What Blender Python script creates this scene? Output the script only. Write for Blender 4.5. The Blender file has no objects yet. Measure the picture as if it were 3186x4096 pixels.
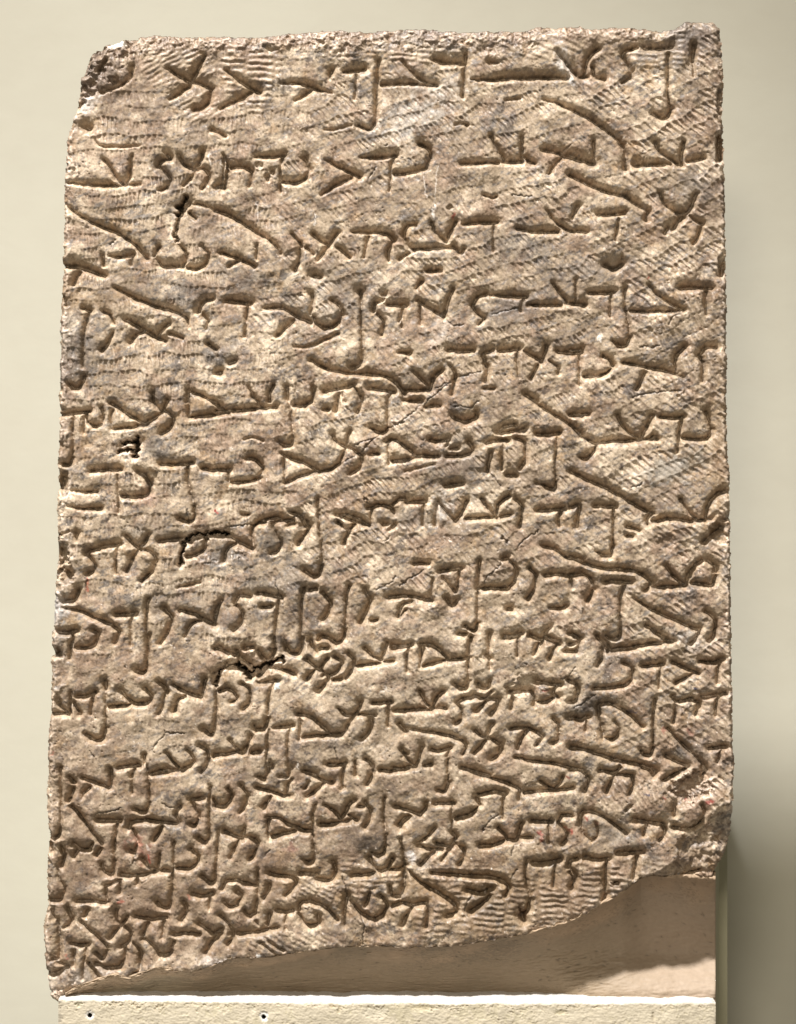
import bpy, math, numpy as np
from mathutils import Vector

# ---------------------------------------------------------------- camera, light, exposure
scene = bpy.context.scene
PX = 1.1 / 4096.0            # metres per photograph pixel on the slab's front plane
CX, CY = 1593.0, 2048.0
DIST = 2.6
WALL_Y = 0.50

cam_data = bpy.data.cameras.new('camera')
cam = bpy.data.objects.new('camera', cam_data)
scene.collection.objects.link(cam)
cam.location = (0, -DIST, 0)
cam.rotation_euler = (math.radians(90), 0, 0)
cam_data.sensor_fit = 'VERTICAL'
cam_data.angle = 2 * math.atan(0.55 / DIST)
cam_data.clip_end = 50
scene.camera = cam

world = bpy.data.worlds.new('World')
scene.world = world
world.use_nodes = True
bg = world.node_tree.nodes['Background']
bg.inputs['Color'].default_value = (1.0, 0.91, 0.75, 1)
bg.inputs['Strength'].default_value = 0.20

def spot(name, direction, dist, target, energy, color, size_deg, blend, radius, aim):
    d = Vector(direction).normalized()
    l = bpy.data.lights.new(name, 'SPOT')
    l.energy = energy; l.color = color
    l.spot_size = math.radians(size_deg); l.spot_blend = blend
    l.shadow_soft_size = radius
    o = bpy.data.objects.new(name, l)
    scene.collection.objects.link(o)
    o.location = Vector(target) + d * dist
    o.rotation_euler = (Vector(aim) - o.location).to_track_quat('-Z', 'Y').to_euler()
    return o
spot('gallery_spotlight', (-1.60, -2.28, 5.45), 6.12, (0, 0, -0.05), 4000, (1.0, 0.975, 0.95), 33, 1.0, 0.27, (0.10, 0, -1.3))

# second, broad and much weaker gallery lamp in front of the slab
al = bpy.data.lights.new('gallery_panel_lamp', 'AREA')
al.shape = 'DISK'; al.size = 0.7; al.energy = 58; al.color = (1.0, 0.90, 0.74)
ao = bpy.data.objects.new('gallery_panel_lamp', al)
scene.collection.objects.link(ao)
ao.location = (-0.42, -3.9, 1.5)
ao.rotation_euler = (Vector((0, 0, -0.1)) - ao.location).to_track_quat('-Z', 'Y').to_euler()

scene.view_settings.view_transform = 'Standard'
scene.view_settings.look = 'None'
scene.view_settings.exposure = 0.0
scene.view_settings.gamma = 1.0

rng = np.random.default_rng(7)

# ---------------------------------------------------------------- helpers
def tag(o, label=None, cat=None, group=None, kind=None):
    if label: o['label'] = label
    if cat: o['category'] = cat
    if group: o['group'] = group
    if kind: o['kind'] = kind
    return o

def empty(name, loc):
    o = bpy.data.objects.new(name, None)
    scene.collection.objects.link(o)
    o.location = loc
    return o

def make_mesh(name, verts, faces, mat, parent=None, cols=None, smooth=True, extra=None):
    me = bpy.data.meshes.new(name)
    verts = np.asarray(verts, dtype=np.float32)
    faces = np.asarray(faces, dtype=np.int32)
    k = faces.shape[1]
    me.vertices.add(len(verts)); me.vertices.foreach_set('co', verts.ravel())
    me.loops.add(faces.size); me.loops.foreach_set('vertex_index', faces.ravel())
    me.polygons.add(len(faces))
    me.polygons.foreach_set('loop_start', np.arange(0, faces.size, k, dtype=np.int32))
    me.update(calc_edges=True)
    if smooth:
        me.polygons.foreach_set('use_smooth', np.ones(len(faces), dtype=bool))
    if cols is not None:
        a = me.color_attributes.new('tint', 'FLOAT_COLOR', 'POINT')
        c = np.ones((len(verts), 4), dtype=np.float32); c[:, :3] = cols
        a.data.foreach_set('color', c.ravel())
    me.materials.append(mat)
    me.validate()
    o = bpy.data.objects.new(name, me)
    scene.collection.objects.link(o)
    if parent is not None:
        o.parent = parent
        o.location = -Vector(parent.location)
    return o

def fnoise(shape, wl, beta=0.0, seed=0, ang=None, aniso=1.0):
    """band-limited / power-law gaussian noise, wl = wavelength in cells, unit variance"""
    r = np.random.default_rng(seed)
    n = r.standard_normal(shape)
    F = np.fft.rfft2(n)
    fy = np.fft.fftfreq(shape[0])[:, None]; fx = np.fft.rfftfreq(shape[1])[None, :]
    if ang is not None:
        ca, sa = math.cos(ang), math.sin(ang)
        a = (fx * ca + fy * sa) * aniso; b = -fx * sa + fy * ca
        f = np.sqrt(a * a + b * b)
    else:
        f = np.sqrt(fx * fx + fy * fy)
    f0 = 1.0 / wl
    if beta == 0.0:
        G = np.exp(-(f / f0) ** 2)
    else:
        G = 1.0 / (1.0 + (f / f0) ** 2) ** (beta / 2)
    out = np.fft.irfft2(F * G, s=shape)
    out -= out.mean(); out /= out.std() + 1e-9
    return out

def sstep(a, b, x):
    t = np.clip((x - a) / (b - a), 0, 1)
    return t * t * (3 - 2 * t)

def catmull(pts, n=6):
    pts = np.asarray(pts, dtype=float)
    if len(pts) < 3: return pts
    P = np.vstack([2 * pts[0] - pts[1], pts, 2 * pts[-1] - pts[-2]])
    out = []
    for i in range(1, len(P) - 2):
        p0, p1, p2, p3 = P[i - 1], P[i], P[i + 1], P[i + 2]
        for t in np.linspace(0, 1, n, endpoint=False):
            out.append(0.5 * ((2 * p1) + (-p0 + p2) * t + (2 * p0 - 5 * p1 + 4 * p2 - p3) * t * t
                              + (-p0 + 3 * p1 - 3 * p2 + p3) * t ** 3))
    out.append(P[-2])
    return np.array(out)

# strokes of the inscription, measured on the stone: "w0 w1 x y x y ..." per stroke,
# each block offset by its own origin in photograph pixels
STROKES = """
@150 80
30 90 1160 425 1260 475 1350 520
90 70 1350 520 1450 535 1545 595
30 75 1495 315 1430 420 1370 520
70 30 1350 560 1270 630 1180 700
60 50 1540 600 1530 690 1470 765 1400 785
110 110 430 920 450 935
40 30 1560 970 1680 1035
45 30 610 345 570 400 530 450
45 30 850 400 820 510 700 590 560 640
@860 80
25 80 90 440 250 545 385 620
75 25 310 620 170 715 40 785
25 60 590 560 750 550 860 580
60 20 860 580 950 615 1040 645
70 25 850 605 780 665 715 712
75 25 1035 425 1020 515
30 80 1150 455 1240 435 1330 415
25 20 1270 480 1250 700
45 45 1460 350 1445 600 1435 850 1385 960 1280 925
50 45 1480 562 1690 555
20 25 980 975 1080 970 1220 930
@1570 80
45 45 0 560 150 555 350 570
20 75 80 355 170 460 280 530 385 555
50 100 375 340 500 355 640 350
45 40 655 290 640 500 630 670
20 75 700 525 850 520 1000 495
75 65 1000 495 1250 490 1560 490
35 80 1480 270 1560 370 1650 470
30 55 1360 700 1500 740 1699 830
20 30 1010 715 1140 690
50 30 870 365 940 375
20 30 560 935 620 915 670 935
@2280 80
80 60 20 420 80 480 150 480
55 50 250 240 170 310 140 400 135 470
50 85 200 400 230 480 310 495
45 55 600 225 480 270 505 350 555 440
55 30 555 440 535 510 460 555
70 60 665 220 780 232 912 215
35 40 880 290 880 500 885 680 905 770
70 60 905 780 870 845 810 855 745 815
60 60 1110 205 1105 345
25 25 1110 360 1110 500
55 60 0 770 200 880 370 1000 470 1095
@150 540
25 60 270 420 450 430 650 435
60 30 650 435 740 440 920 430
30 75 585 205 650 290 720 390 780 425
70 25 780 425 825 330 840 180
60 70 1155 150 1180 190 1110 205 1070 260
55 60 1085 270 1160 340 1180 400 1150 450
55 25 1150 450 1120 480 1080 490
30 90 1255 160 1300 240 1380 275
60 50 1400 275 1450 220 1475 130
90 60 1380 280 1480 280 1530 340
60 35 1530 340 1510 410 1470 475
35 30 1410 300 1360 380 1300 445
20 40 1665 180 1660 300 1640 440
50 40 1640 420 1590 450
30 50 265 630 370 710 530 790 700 850
50 60 700 850 820 930 900 1000 970 1085
110 80 1340 575 1290 640 1280 690
40 30 1280 690 1255 780 1235 900 1260 950
30 40 1345 590 1500 625 1640 680
40 60 1640 680 1699 690
45 30 1350 680 1410 740
40 35 1080 990 1040 1070
30 60 1265 970 1330 1060 1290 1150
70 75 1290 1150 1180 1150 1100 1140
60 40 1100 1140 1060 1090
35 45 1465 980 1530 1060 1490 1150
45 60 1490 1150 1420 1180 1340 1165
30 60 645 1075 740 1070 850 1055
40 30 850 1060 835 1150
90 60 240 1130 370 1150 470 1190 560 1235
35 35 580 1060 590 1160
20 25 500 20 560 90 700 100 900 90
15 15 660 990 690 930
@860 540
20 70 75 170 110 280 75 450
45 40 70 450 0 460
60 60 140 275 250 265 320 300
50 30 325 310 320 380 300 450
40 60 365 180 470 180 610 165
55 20 600 170 595 280
30 30 580 290 590 500
70 60 800 180 845 290
25 70 845 300 800 380 720 400
80 70 720 400 610 395
40 40 510 310 515 330
40 40 460 370 470 390
25 75 985 215 1120 280 1290 350
70 25 1210 360 1090 430 950 530
25 70 1305 195 1450 185 1615 160
50 15 1610 160 1580 260 1555 490
50 50 1605 330 1699 325
60 65 0 650 130 700 280 790 430 890
60 40 430 890 530 960 580 1050
45 45 50 1040 180 1080 350 1160
50 30 210 1110 120 1170
35 30 370 980 370 1100
30 45 690 875 770 980
30 60 760 1000 750 1110 710 1185
50 45 875 875 940 930 1000 960
60 40 1090 860 1000 990 925 1105
35 30 820 1000 880 1060
40 50 1090 990 1200 1075
30 55 1225 860 1350 860 1480 850
65 50 1480 850 1560 880 1600 930
40 35 1590 930 1550 1020 1550 1110
40 30 1370 900 1350 1000 1330 1085
12 12 1440 280 1380 400
@1570 540
60 50 250 60 320 110 345 190
50 45 330 200 300 280
50 45 300 280 180 315 15 330
45 45 610 245 780 240 950 230
40 60 885 0 940 110 1000 205
80 60 1000 215 1160 215
50 40 1160 215 1160 100 1160 0
50 50 1170 170 1220 220 1270 240
90 50 1360 100 1500 150
110 120 1530 140 1699 190
40 35 1510 190 1440 270 1400 335
10 10 1620 70 1560 120 1460 160
50 60 200 785 130 800 100 880
45 50 100 890 150 980 200 1010
50 55 200 1005 350 1000 530 990
35 60 350 770 390 860 470 935
60 50 480 940 520 850 565 760
60 30 540 980 600 1040 640 1010
40 70 640 785 780 765 930 755
35 20 905 780 905 1030
45 60 1115 830 1250 845 1470 845
30 50 1380 665 1450 760 1540 820 1620 850
50 35 1660 620 1610 730
50 50 1655 840 1699 850
40 30 60 1090 150 1045
60 50 315 1195 420 1195
30 25 820 535 890 555 930 540
15 15 1070 530 1250 545
@2280 540
90 100 0 140 120 195 220 220
40 60 215 40 220 150 215 230
55 65 430 30 500 140 500 280
100 60 590 235 730 240 900 240
60 60 760 50 830 150 960 235
65 45 1000 240 1000 140 1020 50
60 50 1050 220 1200 190
60 80 0 340 150 410 320 480 500 520
80 60 500 530 600 600 700 660
50 60 700 670 680 740
60 60 255 695 370 690 490 675
30 35 440 740 420 850 405 930
20 25 470 1080 465 1180
100 100 320 1130 390 1165 460 1130
45 50 810 510 860 610 960 680
60 60 960 680 1060 660 1130 510
110 50 1000 700 920 830
45 40 880 810 850 870
30 60 1070 710 1180 780
45 40 1170 810 1150 900 1110 960
30 35 60 620 30 720
50 50 60 840 150 850
80 60 1340 0 1350 200
@150 1040
60 60 370 90 340 140 310 195
60 90 230 30 380 45 480 80 590 110
30 70 680 235 820 310 1000 380 1200 435
70 30 1200 435 1310 490 1350 590
40 60 400 420 460 440
40 35 460 440 415 620 400 820 405 950
50 80 410 1030 370 1120 310 1120
80 30 310 1120 270 1090
50 30 590 450 640 480 680 560
30 60 670 640 630 720 570 790
50 70 790 520 900 580 1040 660 1130 700
60 60 1070 660 1110 600 1170 550
60 60 940 620 870 650 820 720
60 80 1560 330 1480 350 1430 430
45 25 1475 470 1520 530 1510 600
40 25 1180 650 1300 690
50 50 1520 740 1590 790
60 60 1600 990 1630 1000
25 50 1370 1190 1500 1220 1580 1250
50 50 1340 1150 1340 1250
35 35 1020 1170 1015 1250
20 15 1560 780 1610 860
20 20 230 320 260 400
@860 1040
60 60 875 120 930 125
50 90 100 345 220 350 315 355
50 20 300 355 285 430 270 680
30 80 445 425 600 420 720 480 850 530
60 50 700 520 620 590 555 665
60 30 850 290 870 360 850 480
40 60 1050 350 1120 400 1140 470
40 70 1130 480 1080 560 980 585
70 40 980 585 900 550 880 500
110 30 1290 250 1305 320 1305 410
30 30 1305 410 1310 600 1320 780
40 100 1320 800 1300 900 1230 930
40 60 1500 345 1430 370 1415 440
50 50 1450 470 1510 540 1490 650
50 75 1540 385 1699 385
25 20 1680 430 1670 600
45 60 860 885 980 950 1150 990 1300 1000
60 30 1300 1000 1500 1020 1620 1080 1699 1170
20 30 700 770 850 765 1100 650
60 60 130 900 170 890
60 60 20 990 50 980
25 60 300 1130 340 1210 380 1250
40 60 520 1110 480 1180 480 1250
45 40 640 1120 650 1250
30 50 870 1120 880 1200 860 1250
75 65 975 1150 1110 1130 1250 1100
45 45 1130 1170 1150 1250
40 55 1250 1130 1310 1230
60 70 1380 1130 1480 1140 1590 1160
40 30 1570 1180 1540 1240
60 60 1500 290 1510 290
@1570 1040
75 80 0 380 110 375
50 20 100 390 80 480 60 550
35 75 225 350 330 410 460 480
70 40 460 480 490 370 540 250
30 35 240 370 250 450 250 560
50 60 840 285 750 320 715 390
60 40 715 390 760 460 820 510
40 30 820 510 770 570
35 60 870 300 1020 305 1185 310
40 20 1170 330 1150 450
40 50 1215 390 1350 390 1500 390
35 60 1440 200 1500 290 1570 370
60 60 1560 370 1699 370
30 30 1640 170 1645 380
70 60 510 785 620 795 720 790
60 70 900 785 810 820 830 900
60 50 830 900 850 970 830 1070
70 70 965 790 1060 780 1135 770
45 20 1115 790 1115 920 1130 1040
40 80 1180 800 1250 840 1330 880
90 80 1320 880 1360 820 1380 740
40 50 1300 930 1270 990 1240 1045
30 40 1400 890 1480 950 1485 1000
60 80 1480 800 1600 810 1690 800
25 25 1680 840 1680 1110
30 50 50 820 150 820
50 60 0 1060 80 1140 110 1180
60 50 100 1150 210 1145 330 1150
35 60 185 975 260 1060 330 1120
60 50 330 1140 370 1040 440 970
30 60 515 930 560 1000 560 1060
50 40 555 1080 530 1190
60 60 1190 1190 1290 1240
30 35 820 1140 910 1140
50 30 260 180 210 240
12 12 380 1145 480 1100 600 1040 800 995
10 10 490 530 560 590 640 580
15 10 900 490 1000 460 1130 430
@2280 1040
60 60 0 370 130 380
35 70 170 285 290 280 390 265
40 15 370 300 360 500
50 30 500 240 500 400 525 550 540 660
50 70 540 670 500 740 440 745
70 30 440 745 380 720
50 40 545 445 700 450 980 440
30 50 710 215 790 300 900 370 1010 430
70 75 990 225 1130 225 1265 230
70 30 1220 260 1220 380 1230 480
60 50 1030 760 960 830 940 900
50 40 940 900 960 1000 1010 1030
70 70 1310 760 1210 765 1160 830
60 40 1160 830 1200 920 1190 1070
50 75 490 905 640 930 800 960 960 990
60 40 670 990 640 1060 600 1150
50 70 300 840 360 870 380 920
30 80 370 960 290 1010 130 1020
50 60 0 790 105 780
50 25 80 800 90 900 85 1100
12 12 630 780 750 780 800 770
15 15 1000 470 910 520 890 580
110 60 1360 100 1370 20
@150 1540
60 50 195 250 330 235 460 220
30 30 315 260 315 450 310 640
50 60 305 640 270 700 200 685
45 60 430 240 440 320 500 350
60 40 500 350 570 330 580 260 560 190
30 30 410 280 410 420
45 70 655 150 760 220 880 290 950 320
60 50 950 320 1050 270 1110 215 1160 120
45 30 665 220 650 290 655 380
40 60 665 385 800 365 970 335
50 60 1020 60 1040 150 1100 220
50 60 1130 210 1200 270 1190 350 1100 420
40 40 1350 40 1350 160 1345 280
45 60 1370 45 1480 90 1600 160 1699 230
40 60 1350 280 1500 260 1699 225
110 80 890 490 880 550 870 620
50 40 880 490 800 500 740 530
40 30 870 560 800 570 720 600
60 60 475 755 600 740 735 740
25 25 715 790 720 950 725 1130
60 100 890 750 950 790 1000 870
90 60 1000 880 980 950 880 980 750 975
80 75 1100 685 1220 690 1370 675
50 25 1335 710 1340 850 1370 960 1400 1080
40 50 1400 1080 1400 1180 1340 1215 1270 1180
50 70 1470 735 1580 745 1699 745
100 80 215 800 200 900
20 60 270 1080 420 1100 560 1090
20 45 300 940 400 950 520 940
45 30 170 200 240 210
@860 1540
60 60 0 210 200 205 440 190 540 180
70 70 380 150 430 190 480 180
30 50 0 130 60 190 110 220
35 25 650 30 660 160 690 350 700 460
30 90 705 460 680 510 620 515
60 30 620 515 565 500
30 70 890 20 870 110 800 160
70 60 800 165 700 165
60 60 1110 60 1090 150 1080 220
60 40 1300 80 1310 150 1270 230
30 30 1545 80 1540 250 1540 370
40 80 1545 370 1510 410 1440 395
60 30 1440 395 1395 380
50 50 975 205 1010 205
50 60 1050 430 1080 490 1150 530
60 50 1150 530 1230 560 1300 620
60 50 1310 620 1300 710 1210 780
40 35 1200 410 1175 520 1150 600 1110 690
40 80 605 610 700 650 820 690 930 750
60 40 930 760 1040 740 1110 700
35 25 615 620 620 720 625 860
40 60 630 860 760 800 900 755
60 80 290 640 340 640 400 690
60 30 400 690 420 740 400 810
45 50 400 820 300 850 140 860
60 60 0 740 120 740
40 30 110 760 120 850
40 80 1530 500 1600 470 1699 530
30 30 1545 520 1555 700
60 50 1390 605 1460 600
45 30 1590 670 1699 680
30 30 920 1020 920 1100 930 1250
40 100 680 1130 750 1150 800 1240
30 80 340 1240 450 1190 560 1170 640 1200
30 70 1075 1150 1200 1150 1370 1230
50 70 1370 1090 1480 1060 1570 1080 1600 1130
40 30 1400 1090 1390 1230
60 60 1500 1230 1540 1230
50 30 250 1150 300 1150
10 10 940 790 1100 710 1280 620 1440 460 1530 410
12 12 1250 550 1280 520 1440 460 1545 380 1699 330
14 10 1335 1010 1380 1060 1470 1070 1570 1070 1650 1010 1699 1005
20 20 260 480 340 470 430 500
@1570 1540
40 90 0 470 90 510 190 590
60 60 190 610 300 620 400 625
60 50 0 665 130 650 240 625
25 25 70 20 110 130
50 60 100 125 180 130 250 125
50 70 300 185 350 170 410 165
60 110 530 260 600 290 660 300
110 40 660 300 740 270 750 220
14 14 555 190 630 205 700 200 770 150
14 12 0 375 130 290 270 170 370 90 480 0
70 60 345 475 430 480 500 465
40 35 490 480 480 540
40 60 510 560 570 550
50 50 490 620 600 625 680 600
60 60 680 600 720 560 680 490
80 60 935 400 1000 350 1100 340
100 70 970 400 1050 390 1180 380
60 70 840 500 930 480 1030 480
30 35 990 520 980 640 980 750
70 60 1110 460 1180 490 1190 560
60 50 1190 560 1190 650 1140 730
60 70 1030 790 1100 790
50 50 880 600 860 700 850 760
60 70 1290 425 1400 420 1490 410
30 30 1470 450 1460 650 1460 850
50 70 1460 850 1450 910 1390 900
60 25 1390 900 1330 880
50 60 1190 75 1330 180 1480 270 1600 350 1699 420
60 60 1620 250 1699 260
50 70 470 890 520 880 610 860
50 60 0 1060 60 1010 120 1010
60 60 120 1035 200 1030 290 1020
25 25 280 1060 270 1250
35 50 405 1030 480 1120 560 1210
60 50 560 1200 620 1130 665 1020
40 40 390 1060 380 1240
35 60 790 1000 850 1080 920 1160
60 45 930 1140 950 1050 1040 985
45 60 660 1185 800 1175 930 1170
60 40 970 1160 1060 1150
50 60 1110 1010 1160 1080 1150 1180 1140 1250
60 60 1300 1110 1420 1100 1540 1090
50 40 1510 1120 1490 1200 1500 1250
40 60 1670 1050 1670 1150 1660 1250
60 60 1600 760 1699 810
30 20 1280 870 1330 885
20 20 110 770 240 740 380 700
12 12 860 610 850 700 870 770 950 860 980 900
@2280 1540
60 70 0 330 100 430 230 510
40 60 240 500 220 580 140 640
60 30 140 640 90 640
80 60 240 500 380 480 560 475 780 465
40 90 430 260 500 380 620 450
80 60 640 450 680 370 735 260
60 60 760 440 730 460
60 50 810 270 900 280 1020 275
50 30 1000 300 980 420 970 520 960 600
60 60 1010 460 1110 470 1220 460
60 60 1220 460 1270 400 1250 300 1225 220
60 80 30 770 150 830 300 890 450 970
70 70 450 970 600 1060 740 1130
80 60 740 1120 700 1180 700 1230
70 70 740 1200 900 1180 1090 1200
70 70 1090 1190 1160 1190 1260 1170
40 60 990 1010 1060 1120 1130 1180
70 60 1210 1190 1230 1080 1300 970 1400 930
60 60 230 1070 320 1070 410 1070
40 25 390 1090 390 1220
60 60 0 1080 80 1060 80 1150 60 1250
60 60 0 250 60 240 160 240
15 15 560 120 640 90 800 60 1000 50
15 15 560 920 650 880
@150 2040
70 20 345 200 350 270
90 100 200 330 200 450 260 550
60 70 355 700 330 780 240 800
20 20 180 215 290 190
60 60 550 310 640 305 720 290
30 30 710 310 700 440 700 560
55 60 540 330 460 350 430 380
50 50 440 390 480 450 500 520 440 565
50 80 785 220 850 290 920 330
80 60 900 320 950 270 990 205
50 60 890 350 840 430 790 540
50 60 950 340 1030 380 1060 440
50 50 1050 450 1020 530 930 620
60 70 1090 260 1200 250 1320 230
50 45 1280 270 1290 380 1270 480
80 90 1350 260 1400 220 1520 200 1699 190
50 60 1490 280 1480 340 1400 390 1330 400
30 30 1310 290 1300 380 1300 460
50 40 1680 370 1650 450
30 60 230 870 380 900 530 960 640 1010
60 40 650 1010 720 1070 710 1140 690 1180
60 60 700 920 780 915 870 910
25 20 840 950 830 1080 830 1210
45 30 985 790 970 930 975 1240
60 50 1130 870 1190 950 1170 1060 1090 1180
50 70 1275 890 1380 910 1480 960 1580 1010
60 40 1570 1000 1590 880 1640 800
50 30 1460 980 1370 1010 1320 1130
70 70 170 1070 240 1080 340 1060
40 30 310 1090 320 1220
50 60 500 1070 530 1110 500 1190
60 50 490 1200 420 1225 330 1220
15 15 430 610 440 720
60 40 1600 1220 1680 1245
12 12 1340 0 1350 130
20 30 1250 690 1350 670 1450 640
@860 2040
90 90 0 190 60 200 110 180
60 80 100 190 200 260 330 320
50 50 180 290 110 330 70 450
60 30 430 90 350 120 330 200 340 300
60 60 700 80 600 70 510 110
60 45 510 110 540 200 590 280 560 350 500 380
80 60 800 60 840 130 790 210 740 290
60 60 650 120 700 110
30 25 930 0 930 150 950 300 960 480
60 70 950 490 930 560 860 570 800 520
50 60 1080 20 1200 70 1370 120
60 50 1240 120 1190 180 1150 290
45 40 1100 100 1150 150 1210 180
60 30 1600 120 1560 170
45 40 0 1000 20 880 50 800
70 50 300 750 220 750 180 810
45 60 190 840 240 920 230 1000 160 1060
60 90 380 730 480 740 590 760
40 25 570 790 550 950 530 1230
50 50 420 860 500 850
60 30 800 690 780 760 770 900 770 1230
60 60 840 700 900 690
60 60 960 720 1030 820 1000 920 960 960
40 30 1200 670 1180 750 1170 900 1160 1040
50 70 1160 1060 1150 1130 1090 1170
70 50 1080 1175 1020 1130 950 1120 920 1160
60 60 1340 700 1380 800 1350 900 1300 990
80 80 1550 760 1699 750
40 30 1399 980 1450 980
40 20 1699 890 1650 960
60 60 60 1220 20 1200
60 60 260 1220 340 1215
40 60 620 1190 640 1240
20 30 1590 1220 1699 1205
35 30 1530 1190 1500 1250
12 12 0 190 100 160 130 150 380 120 680 75 740 60
12 12 1530 280 1560 240
12 12 540 620 555 700 600 790 615 840
12 12 1460 710 1560 650 1620 590
12 12 1210 210 1270 210
@1570 2040
50 70 0 760 120 750 240 770 350 790
35 20 345 780 350 700 360 610
60 40 170 800 80 850 50 950
40 40 190 470 320 470
70 60 430 530 520 510 610 510
40 35 600 530 590 620 570 720
40 50 450 590 500 660 560 720
60 60 480 780 530 850 580 790
45 25 780 450 770 600 765 800 760 1000
50 40 760 1010 740 1070 690 1060 650 1030
60 60 770 690 900 685 1030 690
60 40 1030 690 1100 620 1110 520 1040 440
50 60 980 430 1020 420
60 50 1230 510 1280 580 1270 680 1210 790
90 80 1370 560 1500 550 1600 570
50 40 1590 580 1610 680
60 60 1030 870 1060 870
30 70 1410 870 1500 870 1550 840
50 60 1340 310 1450 340 1560 410 1699 430
50 50 600 1100 660 1100
60 60 1000 1110 1080 1110 1150 1090
30 25 1130 1130 1120 1240
60 70 1230 1110 1320 1140 1370 1130
70 50 1360 1120 1380 1070 1420 1030
60 60 1380 1150 1490 1190
60 30 1340 1160 1310 1240
60 50 1600 1100 1680 1160
60 20 700 1130 690 1250
60 40 870 1100 860 1240
60 60 0 1200 160 1195
40 60 250 1190 340 1200 430 1240
12 12 970 470 920 540 850 590 820 650 800 670
14 12 60 690 150 610 240 560 290 530
14 14 1140 340 1160 280 1240 230 1310 180
80 60 1600 560 1699 560
@2280 2040
35 35 400 60 390 200 390 300
50 70 390 310 370 380 300 390
50 20 290 385 230 365
60 60 0 400 100 450 260 500 400 510
60 60 410 510 560 530 660 570 740 640
60 40 740 630 690 700 670 710
60 60 740 670 880 670 1040 660
40 60 860 490 940 590 1030 650
60 50 1040 650 1070 560 1120 480 1180 440
70 60 1230 430 1300 480 1310 540
60 50 1310 580 1290 650 1260 660
60 60 1090 640 1240 655
100 80 1350 130 1200 260
60 60 1370 70 1430 60
80 80 100 540 180 590 220 690
60 60 210 700 160 800
40 80 0 560 60 560
60 80 320 630 420 620 540 630
60 30 490 670 460 780 460 900
30 60 450 900 460 1050 450 1110
70 40 440 1120 390 1145 330 1120
35 60 570 780 700 860 850 930 1000 990
70 60 1000 990 1080 1030 1160 1060
60 50 1160 1050 1140 1120 1080 1190
50 60 1220 900 1290 950 1310 1030
60 50 1310 1040 1290 1120 1250 1160
45 70 680 1020 780 1090 900 1160
30 80 930 1165 750 1195 560 1210 350 1230
30 60 240 1120 290 1180 340 1250
60 60 520 220 560 225
50 60 0 1100 60 1110 100 1140
60 50 520 130 620 170
@150 2540
45 40 300 50 280 200
80 60 130 150 180 150
60 40 980 0 980 150 975 250
40 80 975 250 950 320 880 300
60 60 600 390 605 470
25 30 600 490 610 650 605 800
40 90 605 820 580 910 520 920
90 40 520 920 470 910 430 880
50 60 350 540 430 530 510 500
40 25 500 510 470 700
50 40 170 560 210 640 270 690
30 35 300 510 290 600 290 690
60 60 110 690 200 690 270 700
50 50 320 600 350 660 370 700
50 60 735 480 800 560 870 605
60 50 870 605 960 600 1010 550 960 470
60 40 640 630 740 625 820 620
40 60 1080 410 1130 450 1150 500
40 55 1135 520 1120 620 1080 690
40 70 1205 440 1320 500 1460 540
60 45 1460 540 1480 460 1490 390
50 70 1310 540 1250 570 1220 660
60 70 1600 110 1699 150
30 90 1690 250 1620 320 1590 400
25 50 1590 430 1600 600 1590 740 1580 830
50 70 1580 830 1540 880 1480 830
40 40 1620 490 1699 470
12 12 1140 850 1130 910 1080 950 1030 1020
12 12 1150 880 1300 880
12 12 480 1030 495 1100
40 50 710 1180 800 1170 890 1150
50 50 860 1170 840 1250
40 30 950 1070 950 1160
35 60 1150 1050 1200 1130 1290 1200
60 30 1290 1190 1370 1150 1390 1100 1340 1030
60 60 1000 1230 1120 1215 1250 1200
40 55 1440 980 1510 1030 1520 1090
50 40 1520 1090 1510 1160 1460 1220
50 50 1570 1070 1699 1050
@860 2540
60 60 0 110 90 130 180 170
80 70 190 120 210 200 170 270
40 60 60 290 0 330
50 50 260 110 330 95
60 80 200 170 300 250 400 310
40 60 530 10 530 120 490 200
80 60 490 200 430 200 380 130
130 120 200 240 270 300 330 340
120 100 460 240 420 300 380 350
60 30 440 260 560 220 610 230
60 75 490 280 600 290 700 330
40 60 780 10 780 90 740 160
60 50 740 160 670 150 630 90
60 70 380 410 460 410 550 390
35 30 520 410 480 550 470 700
50 60 470 740 440 820 370 830
50 40 370 840 350 800
40 50 30 500 110 470 170 510
50 30 170 520 190 570 140 600
40 55 240 430 300 480 310 530
50 50 310 540 300 600 250 650
60 60 940 110 1000 100
60 60 820 210 880 260 940 300
60 50 930 290 970 240 1000 200
40 60 900 300 850 340 820 380
35 60 950 310 1010 370 980 430 920 490
60 50 1070 190 1130 230 1110 290 1040 340 970 350
40 60 1190 160 1240 220 1220 300 1170 370
50 50 1060 395 1130 385
40 50 1340 110 1410 180 1490 210
50 40 1490 210 1520 130 1540 60
45 50 1250 270 1350 255 1470 240
40 30 1510 235 1600 230
60 60 1590 110 1699 90
50 75 740 700 850 720 940 790 1030 870
70 50 1030 870 1130 870 1180 800 1240 710
60 50 1240 700 1290 640 1300 590
30 60 1100 650 1160 700 1230 710
40 20 1280 700 1380 710 1440 720
60 50 1390 730 1400 800 1370 870 1310 920
40 60 780 910 900 890 1020 880
30 30 760 740 765 820 750 930
30 55 525 825 600 815 690 800
30 30 670 830 650 920 650 1020 660 1250
45 45 1410 600 1480 600 1580 590
30 30 1550 620 1550 810
45 45 1610 670 1699 670
50 60 1650 790 1699 850
60 60 0 1060 100 1050 230 1030
30 60 130 930 170 990 230 1040
60 50 250 1030 290 970 320 900
60 60 330 1040 400 1030
25 30 480 850 465 1000 460 1250
40 55 1000 1160 1080 1160 1160 1140
35 30 1150 1150 1140 1250
30 40 1250 1120 1260 1250
40 50 1350 1110 1410 1160 1410 1230
60 60 1480 1200 1600 1200 1699 1180
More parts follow.
